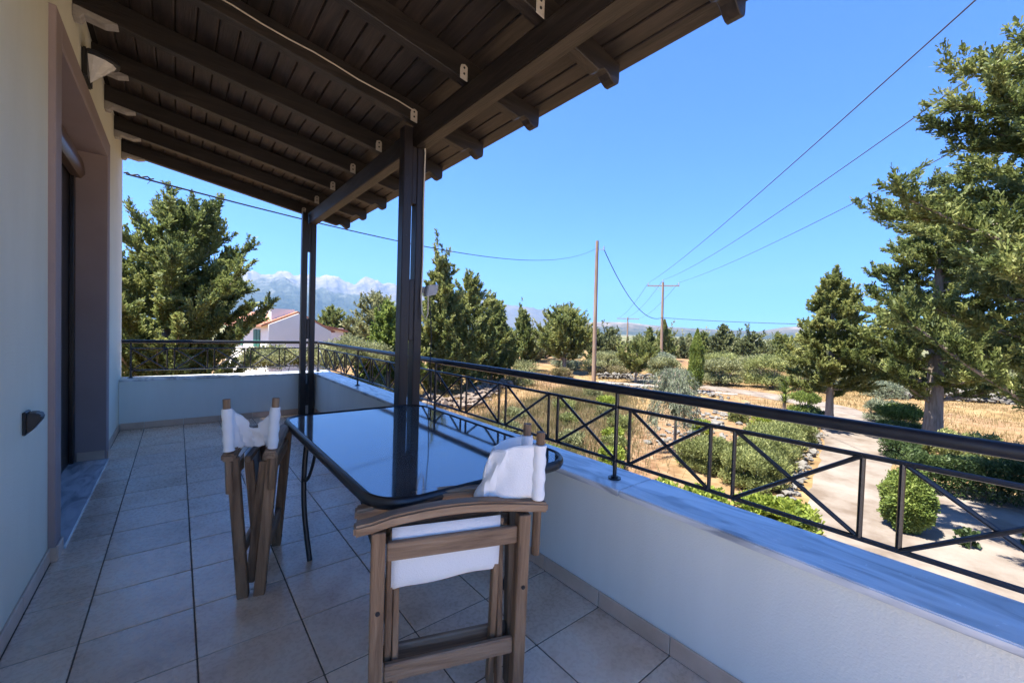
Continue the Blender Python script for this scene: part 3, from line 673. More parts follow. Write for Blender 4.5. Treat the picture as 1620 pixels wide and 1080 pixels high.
tree('pine_tree', 'small rounded tree beside the red roof right of the far post', 'tree', (14.6, 53, GZ), 6.3, 2.4, .2, 12000, 119, shape='broad', m='leaf_cyp', nb=34, cl=.5, elev=(15, 40), ls=(.26, .11))
tree('round_tree', 'small flat-topped round tree right of the bare utility pole', 'tree', (30.8, 20.9, GZ), 3.4, 1.75, .30, 22000, 120, shape='round', m='leaf_cyp2', nb=44, cl=.30, elev=(20, 50), ls=(.13, .05), tr=.09)
column('cypress_tree', 'slender pale green cypress standing by the white path', (30, 15.2, GZ), 4.7, .50, 16000, 121, 'leaf_bright')
column('cypress_tree', 'dark slim cypress directly behind the crossarm utility pole', (50.6, 30.2, GZ), 6.2, .75, 9000, 122, 'leaf_cyp2', ls=(.2, .09))
bush('olive_tree', 'grey-green olive behind the corner of the railing, right of the white house', (6.4, 20.2, GZ), 2.3, 2.1, 4.0, 36000, 123, 'leaf_olive', (.11, .045), 'tree', lobes=26, cl=.30, lift=.45)
bush('olive_tree', 'pale olive partly hidden by the far post', (3.9, 24.5, GZ), 1.8, 1.7, 3.3, 18000, 124, 'leaf_olive', (.13, .05), 'tree', lobes=20, cl=.32, lift=.45)
# weeping grey-green shrub behind the railing
def weeping(name, label, loc, h, r, n, seed, m):
    rng = np.random.RandomState(seed); root = empty(name, loc, 0, label, 'tree')
    tk = MB().tube([(0, 0, -.05), (.05, 0, h*.4), (0, .05, h*.75)], [.07, .05, .02], 7)
    V = []
    for i in range(34):
        a = i*2.4+rng.rand(); L_ = r*rng.uniform(.35, 1.05); top = h*rng.uniform(.7, 1.0); drop = h*rng.uniform(.25, .62)
        pts = [Vector((0, 0, h*.5)), Vector((L_*.5*math.cos(a), L_*.5*math.sin(a), top)), Vector((L_*math.cos(a), L_*math.sin(a), top-drop*.35)), Vector((L_*1.12*math.cos(a), L_*1.12*math.sin(a), top-drop))]
        tk.tube(pts, [.015, .01, .006, .003], 4, caps=False)
        k = n//34; s_ = rng.rand(k)*3; j = np.minimum(2, s_.astype(int)); f = (s_-j)[:, None]; PA = np.array([list(q) for q in pts])
        pos = PA[j]*(1-f)+PA[j+1]*f+rng.randn(k, 3)*.07
        D = norm(np.array([math.cos(a)*.3, math.sin(a)*.3, -.8])+rng.randn(k, 3)*.4)
        V.append(quads(pos, D, norm(np.cross(D, rng.randn(k, 3))), rng.uniform(.08, .18, k), rng.uniform(.012, .024, k)))
    tk.build('trunk', M['bark'], root, smooth=True, local=True)
    link('crown', leafmesh('crown', np.concatenate(V), M[m]), root, local=True)
weeping('eucalyptus_tree', 'young grey-green weeping tree seen through the railing beside its post', (13.4, 7.45, GZ), 3.05, .95, 9000, 131, 'leaf_grey')

# --- garden beds and hedges
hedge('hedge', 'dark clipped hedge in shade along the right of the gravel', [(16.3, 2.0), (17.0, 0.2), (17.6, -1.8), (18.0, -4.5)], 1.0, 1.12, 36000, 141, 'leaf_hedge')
hedge('hedge', 'loose sunlit hedge behind the dark clipped hedge', [(20.6, 2.75), (21.6, 1.0), (22.2, -1.2), (22.4, -4)], 1.0, .95, 22000, 142, 'leaf_rosemary', ls=(.08, .04), amp=.3)
def ball(name, label, loc, rx, h, n, seed, m, ls):
    rng = np.random.RandomState(seed); root = empty(name, loc, 0, label, 'shrub')
    MB().tube([(0, 0, -.04), (0, 0, h*.5)], [.05, .03], 6).build('stem', M['bark'], root, local=True)
    o = norm(rng.randn(n, 3)); k = 1-.5*rng.rand(n)**2.4; lump = 1+.10*np.sin(o[:, 0]*5+seed)*np.sin(o[:, 1]*6)+.07*np.sin(o[:, 2]*9+o[:, 0]*5)+.05*rng.randn(n)
    pos = o*(k*lump)[:, None]*np.array([rx, rx, h*.5])+np.array([0, 0, h*.5])
    D = norm(o+np.array([0, 0, .3])+rng.randn(n, 3)*.7)
    V = quads(pos, D, norm(np.cross(D, rng.randn(n, 3))), ls[0]*rng.uniform(.6, 1.4, n), ls[1]*rng.uniform(.7, 1.3, n)); V[:, :, 2] = np.maximum(V[:, :, 2], .01)
    link('foliage', leafmesh('foliage', V, M[m]), root, local=True)
ball('ball_bush', 'clipped round yellow-green bush on the gravel', (12.55, 1.45, GZ), .44, 1.32, 16000, 143, 'leaf_bright', (.055, .032))
G2 = 'rosemary mounds left of the driveway'
for i, (x, y, rx, h, lb) in enumerate([(12.6, 4.6, .95, 1.05, 'nearest rounded rosemary mound at the driveway edge'), (14.2, 5.0, 1.1, 1.1, 'second rosemary mound from the house along the driveway'),
        (15.9, 5.4, 1.1, 1.1, 'middle rosemary mound along the driveway'), (17.6, 5.65, 1.0, 1.0, 'fourth rosemary mound, before the conical conifer'), (19.4, 5.75, .95, .95, 'last rosemary mound, at the foot of the conical conifer'),
        (13.0, 6.1, 1.0, 1.0, 'rosemary mound behind the nearest one, beside the weeping tree')]):
    bush('rosemary_bush', lb, (x, y, GZ), rx, rx*.85, h, 17000, 150+i, 'leaf_rosemary', (.075, .026), group=G2, lobes=16, cl=.36, lift=.36, upb=.8)
bush('shrub', 'yellow-green shrub behind the rosemary mounds', (20.4, 6.9, GZ), .85, .8, 1.0, 9000, 161, 'leaf_lime', (.09, .04), upb=.8)
bush('shrub', 'upright bright green bush left of the conical conifer', (26.6, 7.3, GZ), .8, .8, 1.5, 9000, 162, 'leaf_bright', (.09, .035), upb=1.2)
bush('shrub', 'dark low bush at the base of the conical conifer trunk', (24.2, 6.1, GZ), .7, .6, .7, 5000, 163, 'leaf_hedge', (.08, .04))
bush('shrub', 'grey bush at the right of the driveway bend', (28.2, 4.3, GZ), .9, .8, 1.25, 9000, 164, 'leaf_grey', (.09, .035))
bush('shrub', 'bright green bush between the grey bush and the thick trunk', (25.8, 3.35, GZ), 1.05, .9, 1.35, 12000, 165, 'leaf_bright', (.09, .035), upb=1.0)
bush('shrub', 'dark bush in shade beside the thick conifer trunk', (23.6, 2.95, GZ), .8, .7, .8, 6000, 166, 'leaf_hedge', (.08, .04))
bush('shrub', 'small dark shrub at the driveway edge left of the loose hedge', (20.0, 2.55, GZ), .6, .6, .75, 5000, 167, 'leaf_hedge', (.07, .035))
def yucca(name, label, loc, h, seed):
    rng = np.random.RandomState(seed); root = empty(name, loc, 0, label, 'plant')
    MB().tube([(0, 0, -.03), (.03, 0, h*.5), (0, .02, h*.85)], [.09, .08, .06], 8).build('trunk', M['bark'], root, smooth=True, local=True)
    V = []
    for zc, L0, k in ((h*.32, .6, 130), (h*.6, .6, 150), (h*.86, .6, 170)):
        for i in range(k):
            a = rng.rand()*6.283; e = rng.uniform(-.35, 1.35); d = Vector((math.cos(a)*math.cos(e), math.sin(a)*math.cos(e), math.sin(e)))
            s_ = d.cross(Vector((0, 0, 1))).normalized()*.022; b = Vector((0, 0, zc)); tip = b+d*L0*rng.uniform(.6, 1.05)
            V.append([b-s_, b+s_, tip+s_*.2, tip-s_*.2])
    link('foliage', leafmesh('foliage', np.array([[list(q) for q in v] for v in V]), M['leaf_bright']), root, local=True)
yucca('yucca', 'spiky yucca with a stubby trunk beside the upright green bush', (27.2, 8.5, GZ), 1.75, 171)
G3 = 'leafy plants at the foot of the house'
for i, (x, y, lb) in enumerate([(8.6, 6.5, 'leafy light green plant below the coping joint, nearest the railing post'), (9.1, 5.3, 'light green leafy plant second in the bed under the coping'), (9.6, 4.5, 'light green leafy plant in the middle of the bed under the coping'), (10.2, 3.6, 'broad light green plant by the gravel edge under the coping'), (10.4, 3.0, 'last leafy plant of the bed, touching the gravel')]):
    bush('leafy_plant', lb, (x, y, GZ), .55, .5, .62, 2600, 180+i, 'leaf_lime', (.11, .05), cat='plant', group=G3, lobes=10, cl=.42)
for i, (x, y, s_, lb) in enumerate([(12.6, .55, .3, 'small seedling in a soil ring on the shaded gravel'), (13.6, -.35, .32, 'seedling on the gravel at the right edge of the frame')]):
    bush('seedling', lb, (x, y, GZ+.01), s_*.6, s_*.6, s_*1.3, 260, 190+i, 'leaf_hedge', (.10, .05), cat='plant', lobes=4)

G6 = 'small wild shrubs among the weeds'
for i, (x, y, rx, h, k) in enumerate([(10.6, 7.9, .5, .6, 1), (11.6, 8.6, .55, .75, 0), (12.9, 9.6, .5, .6, 1), (11.2, 10.2, .6, .5, 2), (14.6, 10.6, .6, .7, 0), (16.4, 12.6, .7, .7, 2), (13.6, 12.6, .6, .5, 0), (18.6, 14.4, .7, .7, 1), (10.0, 12.4, .6, .6, 2), (15.8, 15.0, .7, .6, 0), (20.8, 17.2, .8, .8, 2), (17.6, 8.6, .5, .55, 1), (21.6, 8.7, .55, .6, 0), (22.8, 17.0, .8, .7, 0), (12.2, 14.6, .6, .55, 2), (9.3, 9.4, .5, .5, 1)]):
    bush('wild_shrub', 'small low wild shrub growing among the dry weeds', (x, y, GZ), rx, rx*.9, h, 2600, 600+i, ('leaf_rosemary', 'leaf_lime', 'leaf_olive')[k], (.09, .035), group=G6, lobes=9, upb=.8)
# --- scrub and olives at the far side of the fields
G4 = 'olive bushes beyond the dry field'
for i, (x, y, rx, h) in enumerate([(36.5, 16.2, 1.8, 2.6), (38.5, 13.0, 2.3, 3.2), (40.5, 18.8, 1.7, 2.2), (42, 10.4, 1.9, 2.2), (46.5, 8.2, 2.6, 2.4), (50, 5.6, 2.6, 2.5), (52, 2.0, 2.7, 2.4), (54, -2.5, 2.8, 2.6), (44.5, 16.2, 2.3, 2.8), (47, 21, 2.3, 2.7), (39.5, 23.5, 1.9, 2.0), (44, 27, 2.1, 2.4), (37.5, 27, 1.6, 1.7), (50, 13, 2.6, 2.9), (41.5, 32, 2.2, 2.2), (36.5, 34.5, 2.0, 2.2)]):
    bush('olive_bush', 'grey-green olive bush beyond the dry field', (x, y, GZ-.1), rx, rx*.95, h, 9000, 200+i, ('leaf_olive', 'leaf_rosemary', 'leaf_olive', 'leaf_grey')[i % 4], (.15, .065), group=G4, lobes=20, cl=.30, lift=.4)
G5 = 'low dry scrub by the field edge'
for i, (x, y, rx, h) in enumerate([(41, 6.3, 1.4, 1.2), (43.5, 4.6, 1.3, 1.1), (34, 17.6, 1.1, 1.0), (35.4, 19.6, 1.2, 1.2), (33.6, 24.8, 1.2, 1.0), (36, 30, 1.5, 1.3), (34, 31.5, 1.3, 1.1), (32.5, 26.4, 1.1, .9), (20.5, 24.2, 1.2, 1.2), (48, -1, 1.5, 1.1), (27.5, 26.5, 1.0, .9), (24.5, 28.4, 1.4, 1.5)]):
    bush('scrub_bush', 'low dry greyish scrub bush at the field edge', (x, y, GZ-.05), rx, rx, h, 3600, 230+i, ('leaf_grey', 'weed', 'leaf_olive')[i % 3], (.12, .05), group=G5, lobes=12)
# far trees: a few kinds, copied
def proto(seed, h, r, shape, m, n):
    o = tree('distant_tree', 'distant dark green tree in the band below the hills', 'tree', (0, 0, GZ-.3), h, r, .08, n, seed, ls=(.34, .16), shape=shape, m=m, nb=40, cl=.5, elev=(15, 50), tr=.16, group='distant trees below the hills')
    return o
protos = [proto(301, 6.6, 2.6, 'cone', 'leaf_far', 7000), proto(302, 6.0, 3.0, 'broad', 'leaf_far', 7000), proto(303, 7.4, 2.1, 'cone', 'leaf_cyp', 6000), proto(304, 5.2, 3.2, 'round', 'leaf_olive', 6000)]
rgd = random.Random(77); spots = []
for i in range(96):
    az = rgd.uniform(9, 93); d = rgd.uniform(62, 130)
    if az < 33 and d < 66: d += 15
    spots.append((d*math.sin(R(az)), d*math.cos(R(az)), rgd.uniform(.55, .85)))
spots += [(46, 38, .9), (52, 40, .95), (57, 33.5, .9), (62, 37, 1.0), (55, 24.5, 1.0), (58, 22, .95), (60, 19, .8), (63, 14.5, .9), (66, 18, .9), (50, 48, 1.0), (44, 46, .9), (40, 44, .95), (66, 9, .8), (64, 27, .95), (58, 28.5, .85), (37, 41.5, .85), (70, 4, .8)]
for i, (x, y, s_) in enumerate(spots):
    src = protos[i % 4 if i >= 4 else i]
    if i < 4: o = src
    else:
        o = src.copy(); COL.objects.link(o)
        for ch in src.children:
            c = ch.copy(); COL.objects.link(c); c.parent = o
    s_ = s_ if i < 96 else s_*.85
    o.location = (x, y, GZ-.35-max(0, math.hypot(x, y)-60)*.008); o.scale = (s_, s_, s_*rgd.uniform(.9, 1.1)); o.rotation_euler = (0, 0, rgd.uniform(0, 6.28))

# --- grass and weeds
def blades(name, label, pts_fn, n, seed, m, hr, wd, cat='grass'):
    rng = np.random.RandomState(seed); P_ = pts_fn(rng, n); n = len(P_)
    H = rng.uniform(*hr, n); a = rng.rand(n)*6.283
    s_ = np.stack([np.cos(a), np.sin(a), 0*a], 1)*(wd*rng.uniform(.6, 1.4, n))[:, None]
    tip = P_+np.stack([rng.randn(n)*.22*H, rng.randn(n)*.22*H, H], 1)
    V = np.stack([P_-s_, P_+s_, tip+s_*.25, tip-s_*.25], 1)
    return tag(link(name, leafmesh(name, V, M[m])), label, cat, kind='stuff')
def inpoly(pts, poly):
    x, y = pts[:, 0], pts[:, 1]; ins = np.zeros(len(pts), bool); j = len(poly)-1
    for i in range(len(poly)):
        xi, yi = poly[i]; xj, yj = poly[j]
        c = ((yi > y) != (yj > y)) & (x < (xj-xi)*(y-yi)/(yj-yi+1e-9)+xi); ins ^= c; j = i
    return ins
def field(poly, clump=.5, cs=1.2, soft=.7):
    def f(rng, n):
        P0 = np.array(poly); lo, hi = P0.min(0), P0.max(0)
        k = max(8, int((hi-lo).prod()/cs**2)); C = lo+rng.rand(k, 2)*(hi-lo)
        g = C[rng.randint(0, k, n*2)]+rng.randn(n*2, 2)*clump
        g = g[inpoly(g, poly)][:n]
        g = g+rng.randn(len(g), 2)*soft
        g = g[~inpoly(g, drive)]
        return np.c_[g, np.full(len(g), GZ)]
    return f
weedpoly = [(8.2, 8.0), (8.5, 13), (10.5, 15.5), (14, 17), (20, 20), (25, 22), (27, 20.5), (22, 15.2), (16, 11.2), (12.2, 8.4), (9.8, 7)]
blades('weeds', 'tall dry weeds and grass below the railing', field(weedpoly, .45, .8), 60000, 401, 'weed', (.08, .36), .010)
blades('dry_grass', 'sparse dry straw on the open field', field([(18, 3), (26, -8), (60, -8), (62, 24), (36, 26), (29, 26), (30, 12), (24, 8), (17, 7)], .5, 2.0), 42000, 402, 'straw', (.06, .2), .014)
blades('dry_grass', 'straw-coloured grass under the conifers left of the field', field([(2, 10), (1, 34), (22, 36), (30, 30), (24, 24), (10, 16), (8, 9)], .5, 1.6), 30000, 403, 'straw', (.08, .3), .014)

# --- stones
def stones(name, label, path, width, hgt, n, seed, size, m='stone', cat='stone wall', kind=None):
    rng = np.random.RandomState(seed); P_ = np.array(path, float); seg = np.linalg.norm(np.diff(P_, axis=0), axis=1); cum = np.r_[0, np.cumsum(seg)]
    mb = MB(); c = P_.mean(0)
    ico = bmesh.new(); bmesh.ops.create_icosphere(ico, subdivisions=1, radius=1); iv = np.array([v.co[:] for v in ico.verts]); ifc = [tuple(v.index for v in f.verts) for f in ico.faces]; ico.free()
    for i in range(n):
        q = rng.rand()*cum[-1]; x, y = np.interp(q, cum, P_[:, 0])+rng.randn()*width*.4, np.interp(q, cum, P_[:, 1])+rng.randn()*width*.4
        s_ = size*rng.uniform(.5, 1.5); sc = np.array([s_*rng.uniform(.8, 1.6), s_*rng.uniform(.8, 1.4), s_*rng.uniform(.5, .9)])/2
        v = iv*sc*(1+.25*rng.randn(len(iv), 1)); a = rng.rand()*6.28; ca, sa = math.cos(a), math.sin(a)
        v = np.stack([v[:, 0]*ca-v[:, 1]*sa, v[:, 0]*sa+v[:, 1]*ca, v[:, 2]], 1)+np.array([x, y, GZ+rng.rand()*hgt+sc[2]*.4])
        mb.add(v, ifc)
    if kind: return tag(mb.build(name, M[m]), label, cat, kind=kind)
    root = empty(name, (c[0], c[1], GZ), 0, label, cat)
    tag(mb.build('stones', M[m], root), kind='stuff'); return root
stones('stone_wall', 'low dry-stone wall across the far side of the right-hand field', [(41.5, 7.0), (43.5, 4.2), (46.5, 0), (49, -5)], .45, .75, 520, 501, .34)
stones('stone_wall', 'tumbled stone wall behind the bare utility pole', [(29.5, 24.5), (33.5, 22.5), (36.5, 20.0)], .5, .45, 200, 502, .24)
stones('stone_wall', 'broken line of pale stones edging the white path', [(28.6, 13.0), (29.6, 16), (27.0, 20.5)], .5, .18, 150, 503, .17)
stones('rubble', 'scattered pale rubble bank left of the weeds', [(6.5, 26), (10.5, 21.5), (11.8, 18.6), (17.5, 23.5), (22.5, 26.5)], 1.2, .35, 700, 504, .28, 'stone_pink', 'rubble', 'stuff')
stones('rubble', 'stones edging the garden bed along the driveway', [(11.5, 3.55), (14, 3.95), (17, 4.5), (20, 5.1), (22, 5.5)], .22, .12, 150, 505, .14, 'stone', 'stones', 'stuff')
stones('rubble', 'loose stones and clods on the bare soil behind the rosemary', [(15, 8.5), (20, 9), (24, 10.5), (27.5, 12)], 2.2, .04, 240, 506, .17, 'stone', 'stones', 'stuff')
tag(MB().box(19.2, 19.9, 8.6, 9.0, GZ, GZ+.22).build('stone_block', M['stone'], bevel=.03), 'flat squared stone lying on the bare soil', 'stone')

# ------------------------------------------------------------------ neighbour houses
nh = empty('neighbour_house', (5.6, 35, GZ), label='white house with low gable and tiled roof beyond the field', cat='house')
def rot(px, py, a, c): 
    ca, sa = math.cos(a), math.sin(a); return (c[0]+px*ca-py*sa, c[1]+px*sa+py*ca)
NA = R(12); NC = (5.1, 34.0)          # near-left corner; local x to the right along the gable, local y away
def nmesh(fn):
    mb = MB(); fn(mb); mb.v = [(*rot(x, y, NA, NC), z) for x, y, z in mb.v]; return mb
GW, GD = 4.6, 9.0; E0, E1, RG = 1.15, .75, 2.05
def walls(mb): mb.prism([(0, GZ), (GW, GZ), (GW, E1), (GW*.45, RG), (0, E0)], 'y', 0, GD)
nmesh(walls).build('wall', M['house_white'], nh)
def roofl(mb): mb.prism([(-.45, E0-.16), (GW*.45, RG+.02), (GW*.45, RG+.16), (-.45, E0-.02)], 'y', .12, GD+.3)
nmesh(roofl).build('roof', M['roof_tile'], nh)
def roofr(mb): mb.prism([(GW*.45+.005, RG+.02), (GW+.4, E1-.1), (GW+.4, E1+.04), (GW*.45+.005, RG+.16)], 'y', .12, GD+.3)
nmesh(roofr).build('roof', M['roof_tile'], nh)
nmesh(lambda mb: mb.box(GW*.08, GW*.44, .6, 1.0, 1.4, 2.35)).build('chimney', M['house_white'], nh)
for yy in (1.6, 5.0):
    wnd = nmesh(lambda mb: mb.box(-.03, -.002, yy, yy+1.0, -.55, .75)).build('window', M['door_dark'], nh)
    nmesh(lambda mb: mb.box(-.07, -.031, yy-.1, yy+.45, -.55, .75)).build('shutter', M['green_shutter'], wnd)
    nmesh(lambda mb: mb.box(-.07, -.031, yy+.55, yy+1.1, -.55, .75)).build('shutter', M['green_shutter'], wnd)
tank = empty('water_heater', (*rot(.5, 2.2, NA, NC), 2.0), label='solar water heater tank on the white house roof', cat='tank')
nmesh(lambda mb: mb.tube([(.35, 1.5, 2.25), (.35, 2.9, 2.25)], .26, 14)).build('tank', M['galv'], tank, smooth=True)
nmesh(lambda mb: mb.bar((-.2, 2.2, 1.55), (.5, 2.2, 2.05), 1.5, .07, (0, 0, 1))).build('panel', M['galv'], tank)
nmesh(lambda mb: mb.bar((.35, 2.2, 1.6), (.35, 2.2, 2.05), .5, .06)).build('stand', M['galv'], tank)
n2 = empty('neighbour_house', (12, 47, GZ), label='low house with a red tiled roof behind the olive', cat='house')
MB().box(9.6, 13.6, 45, 50, GZ, .95).build('wall', M['house_white'], n2)
MB().prism([(9.2, 1.45), (14.1, .55), (14.1, .75), (9.2, 1.65)], 'y', 44.6, 50.4).build('roof', M['roof_tile'], n2)

# ------------------------------------------------------------------ utility poles and wires
def catenary(a, b, sag, n=24):
    a = Vector(a); b = Vector(b)
    return [a.lerp(b, i/n)-Vector((0, 0, sag*4*(i/n)*(1-i/n))) for i in range(n+1)]
p1 = empty('utility_pole', (26.95, 22.3, GZ), label='bare weathered wooden pole with the house service cable', cat='pole')
MB().tube([(26.95, 22.3, GZ-.1), (26.9, 22.36, 3), (26.88, 22.4, 8.86)], [.18, .155, .125], 14).build('shaft', M['pole_wood'], p1, smooth=True)
MB().bar((26.9, 22.3, 8.15), (27.3, 21.95, 8.15), .05, .05).tube([(27.25, 22.0, 8.1), (27.25, 22.0, 8.42)], .06, 8).build('hook_bracket', M['galv'], p1)
p2 = empty('utility_pole', (49.6, 29.85, GZ), label='utility pole with a crossarm carrying three wires', cat='pole')
MB().tube([(49.6, 29.85, GZ-.1), (49.5, 30.0, 8.2)], [.2, .14], 12).build('shaft', M['pole_wood'], p2, smooth=True)
MB().bar((48.5, 31.66, 7.75), (50.55, 28.25, 7.72), .13, .13).build('crossarm', M['pole_wood'], p2)
for c, nm in (((48.55, 31.55, 7.8), 0), ((49.5, 30.0, 8.2), 0), ((50.5, 28.35, 7.8), 0)):
    MB().tube([c, (c[0], c[1], c[2]+.16), (c[0], c[1], c[2]+.34)], [.03, .085, .05], 8).build('insulator', M['grey_plastic'], p2, smooth=True)
for sx in (48.9, 50.1):
    yy = 29.98-(sx-49.5)*1.66
    MB().bar((sx, yy, 7.7), (49.5, 30.0, 6.9), .04, .04).build('brace', M['galv'], p2)
p3 = empty('utility_pole', (89.7, 63.7, GZ-.6), label='small distant crossarm pole among the trees', cat='pole')
MB().tube([(89.7, 63.7, GZ-.8), (89.6, 63.8, 5.6)], [.22, .16], 8).build('shaft', M['pole_wood'], p3, smooth=True)
MB().bar((88.0, 66.0, 5.2), (91.0, 61.4, 5.2), .16, .16).build('crossarm', M['pole_wood'], p3)
def wire(name, label, pts, r, m='wire', cat='wire', group=None):
    return tag(MB().tube(pts, r, 6).build(name, M[m], smooth=True), label, cat, group)
GW_ = 'power lines on the crossarm pole'
for (a, b, lb, c) in (((48.55, 31.55, 8.14), (11.2, .77, 7.5), 'highest left power line sweeping from the crossarm to the top of the frame', (88.1, 65.9, 5.3)),
                   ((49.5, 30.0, 8.5), (13.6, .24, 7.6), 'middle power line running from the crossarm to the right edge', (89.6, 63.8, 5.7)),
                   ((50.5, 28.35, 8.14), (17.6, .22, 7.45), 'lowest power line running from the crossarm to the right edge', (90.9, 61.5, 5.3))):
    A = Vector(a); B = Vector(b); E_ = A+(B-A)*1.32; E_.z = A.z-.15
    q = ((B.x-A.x)/(E_.x-A.x)); lin = A.z+(E_.z-A.z)*q; sag = (lin-B.z)/(4*q*(1-q))
    wire('power_line', lb, catenary(A, E_, sag, 40), .016, group=GW_)
    wire('power_line', lb.split(' power')[0]+' power line continuing to the distant pole', catenary(A, c, .9), .022, group='power lines to the distant pole')
wire('service_cable', 'black cable sagging from the bare pole to the crossarm pole', catenary((27.25, 22.0, 8.2), (49.5, 29.9, 3.55), 1.9, 30), .035, 'cable_black')
wire('service_cable', 'thin cable leaving the crossarm pole to the right', catenary((49.55, 29.8, 3.55), (44.6, -6.0, 2.9), .5, 30), .03, 'cable_black')
wire('service_cable', 'thin service cable from the house corner to the bare pole', catenary((-.5, 6.98, 3.02), (26.9, 22.3, 8.3), 1.05, 40), .011, 'cable_black')
tw = MB(); rgt = random.Random(5)
tp = [Vector((-.52, 6.98, 3.03))+Vector((.03*i, .018*i, .004*i+.014*math.sin(i*2.1))) for i in range(10)]
tw.tube(tp, .009, 6).tube([tp[7], tp[7]+Vector((.03, .02, -.04)), tp[7]+Vector((.0, 0, -.09))], .004, 5)
tag(tw.build('cable_splice', M['cable_black'], smooth=True), 'knotted dark end of the service cable at the house corner', 'cable')

# ------------------------------------------------------------------ small fittings on the balcony
lampb = empty('wall_lamp', (WX, 4.06, 2.93), label='black outdoor wall lamp with ribbed pale shade above the doorway', cat='lamp')
lx, ly, lz = WX+.002, 4.06, 2.93
MB().box(lx, lx+.028, ly-.115, ly+.115, lz-.09, lz+.10).build('back_plate', M['plastic_black'], lampb, bevel=.008, seg=2)
sh = MB(); n = 14; ring0 = []; top = []
for i in range(n+1):
    a = math.pi*i/n; rr = 1+.035*(i % 2); ring0.append((lx+.028+.125*math.sin(a)*rr, ly-.105*math.cos(a)*rr, lz+.062)); 
tipv = (lx+.03, ly, lz-.085)
sh.add(ring0+[tipv, (lx+.028, ly, lz+.062)], [(i, i+1, n+1) for i in range(n)]+[(i+1, i, n+2) for i in range(n)]+[(0, n+1, n+2), (n, n+2, n+1)])
sh.build('shade', M['lamp_glass'], lampb)
hd = MB(); hp = [(lx+.028+.150*math.sin(math.pi*i/n), ly-.125*math.cos(math.pi*i/n)) for i in range(n+1)]
hd.prism(hp, 'z', lz+.066, lz+.092).build('hood', M['plastic_black'], lampb, bevel=.004)
sk = empty('wall_socket', (WX, 2.66, .79), label='black weatherproof socket box on the cream wall', cat='socket')
MB().box(WX+.0005, WX+.012, 2.62, 2.70, .745, .845).build('back_plate', M['plastic_black'], sk, bevel=.004)
MB().prism([(WX+.0125, .75), (WX+.028, .765), (WX+.052, .805), (WX+.056, .825), (WX+.042, .838), (WX+.0125, .84)], 'y', 2.625, 2.695).build('cover', M['plastic_black'], sk, bevel=.005, seg=2)
fl = empty('floodlight', (1.52, 2.93, 1.53), label='small grey LED floodlight fixed to the near post', cat='lamp')
MB().prism([(1.505, 1.50), (1.60, 1.525), (1.612, 1.60), (1.520, 1.585)], 'y', 2.93, 2.99).build('housing', M['grey_plastic'], fl, bevel=.006, seg=2)
MB().prism([(1.512, 1.497), (1.594, 1.519), (1.592, 1.5225), (1.510, 1.5005)], 'y', 2.936, 2.984).build('lens', M['lamp_glass'], fl)
MB().bar((1.493, 2.995, 1.55), (1.52, 2.995, 1.55), .012, .05).build('arm', M['galv'], fl)
wire('floodlight_cable', 'white cable looping down the near post from the roof', [(1.39, 2.955, 2.83), (1.46, 2.958, 2.76), (1.480, 2.962, 2.6), (1.478, 2.966, 2.2), (1.484, 2.966, 1.8), (1.476, 2.963, 1.5), (1.478, 2.95, 1.37), (1.502, 2.93, 1.315), (1.525, 2.94, 1.36), (1.53, 2.95, 1.46), (1.532, 2.955, 1.503)], .0055, 'cable_white', 'cable')
wire('hanging_cable', 'thin black cable hanging from the floodlight to the floor', [(1.545, 2.95, 1.51), (1.545, 2.94, 1.40), (1.56, 2.94, 1.2), (1.555, 2.93, 1.08), (1.535, 2.9, .99), (1.52, 2.88, .80), (1.50, 2.88, .585), (1.478, 2.88, .56), (1.476, 2.88, .42), (1.462, 2.86, .3), (1.473, 2.87, .15), (1.44, 2.85, .012), (1.40, 2.80, .008)], .0035, 'cable_black', 'cable')
cpts = []
for i in range(14):
    x = WX+.02+(1.385-WX-.02)*i/13; cpts.append((x, ry[5]-RW/2-.005, rz(x)+.072+.006*math.sin(i*1.7)))
wire('roof_cable', 'pale cable stapled along a rafter under the roof', cpts, .0045, 'cable_white', 'cable')
wire('drain_pipe', 'slim grey pipe in the corner of the parapet beside the far post', [(1.497, 6.28, .075), (1.497, 6.28, .5445)], .011, 'grey_plastic', 'pipe')

# ------------------------------------------------------------------ glass table
tb = empty('glass_table', (.9, 1.95, 0), label='black framed garden table with a clear glass top', cat='table')
TX0, TX1, TY0, TY1, TZ, TR = .465, 1.352, 1.19, 2.70, .712, .15
def rrect(x0, x1, y0, y1, r, n=9):
    out = []
    for cx, cy, a0 in ((x1-r, y1-r, 0), (x0+r, y1-r, 90), (x0+r, y0+r, 180), (x1-r, y0+r, 270)):
        for i in range(n+1):
            a = R(a0+90*i/n); out.append((cx+r*math.cos(a), cy+r*math.sin(a)))
    return out
def ringsweep(profile, base):
    """profile: list of (inset, z); base rounded rectangle"""
    mb = MB(); loops = []
    for ins, z in profile:
        loops.append([(x, y, z) for x, y in rrect(TX0+ins, TX1-ins, TY0+ins, TY1-ins, TR-ins)])
    n = len(loops[0]); vs = [q for l in loops for q in l]; k = len(loops)
    fs = [(a*n+i, a*n+(i+1) % n, ((a+1) % k)*n+(i+1) % n, ((a+1) % k)*n+i) for a in range(k) for i in range(n)]
    return mb.add(vs, fs)
pr = [(.014+.014*math.cos(a), TZ-.019+.021*math.sin(a)) for a in np.linspace(0, 2*math.pi, 13)[:-1]]
ringsweep(pr, None).build('rim', M['metal_black'], tb, smooth=True)
gp = rrect(TX0+.0262, TX1-.0262, TY0+.0262, TY1-.0262, TR-.026)
MB().prism(gp, 'z', TZ-.010, TZ-.004).build('glass_top', M['glass'], tb)
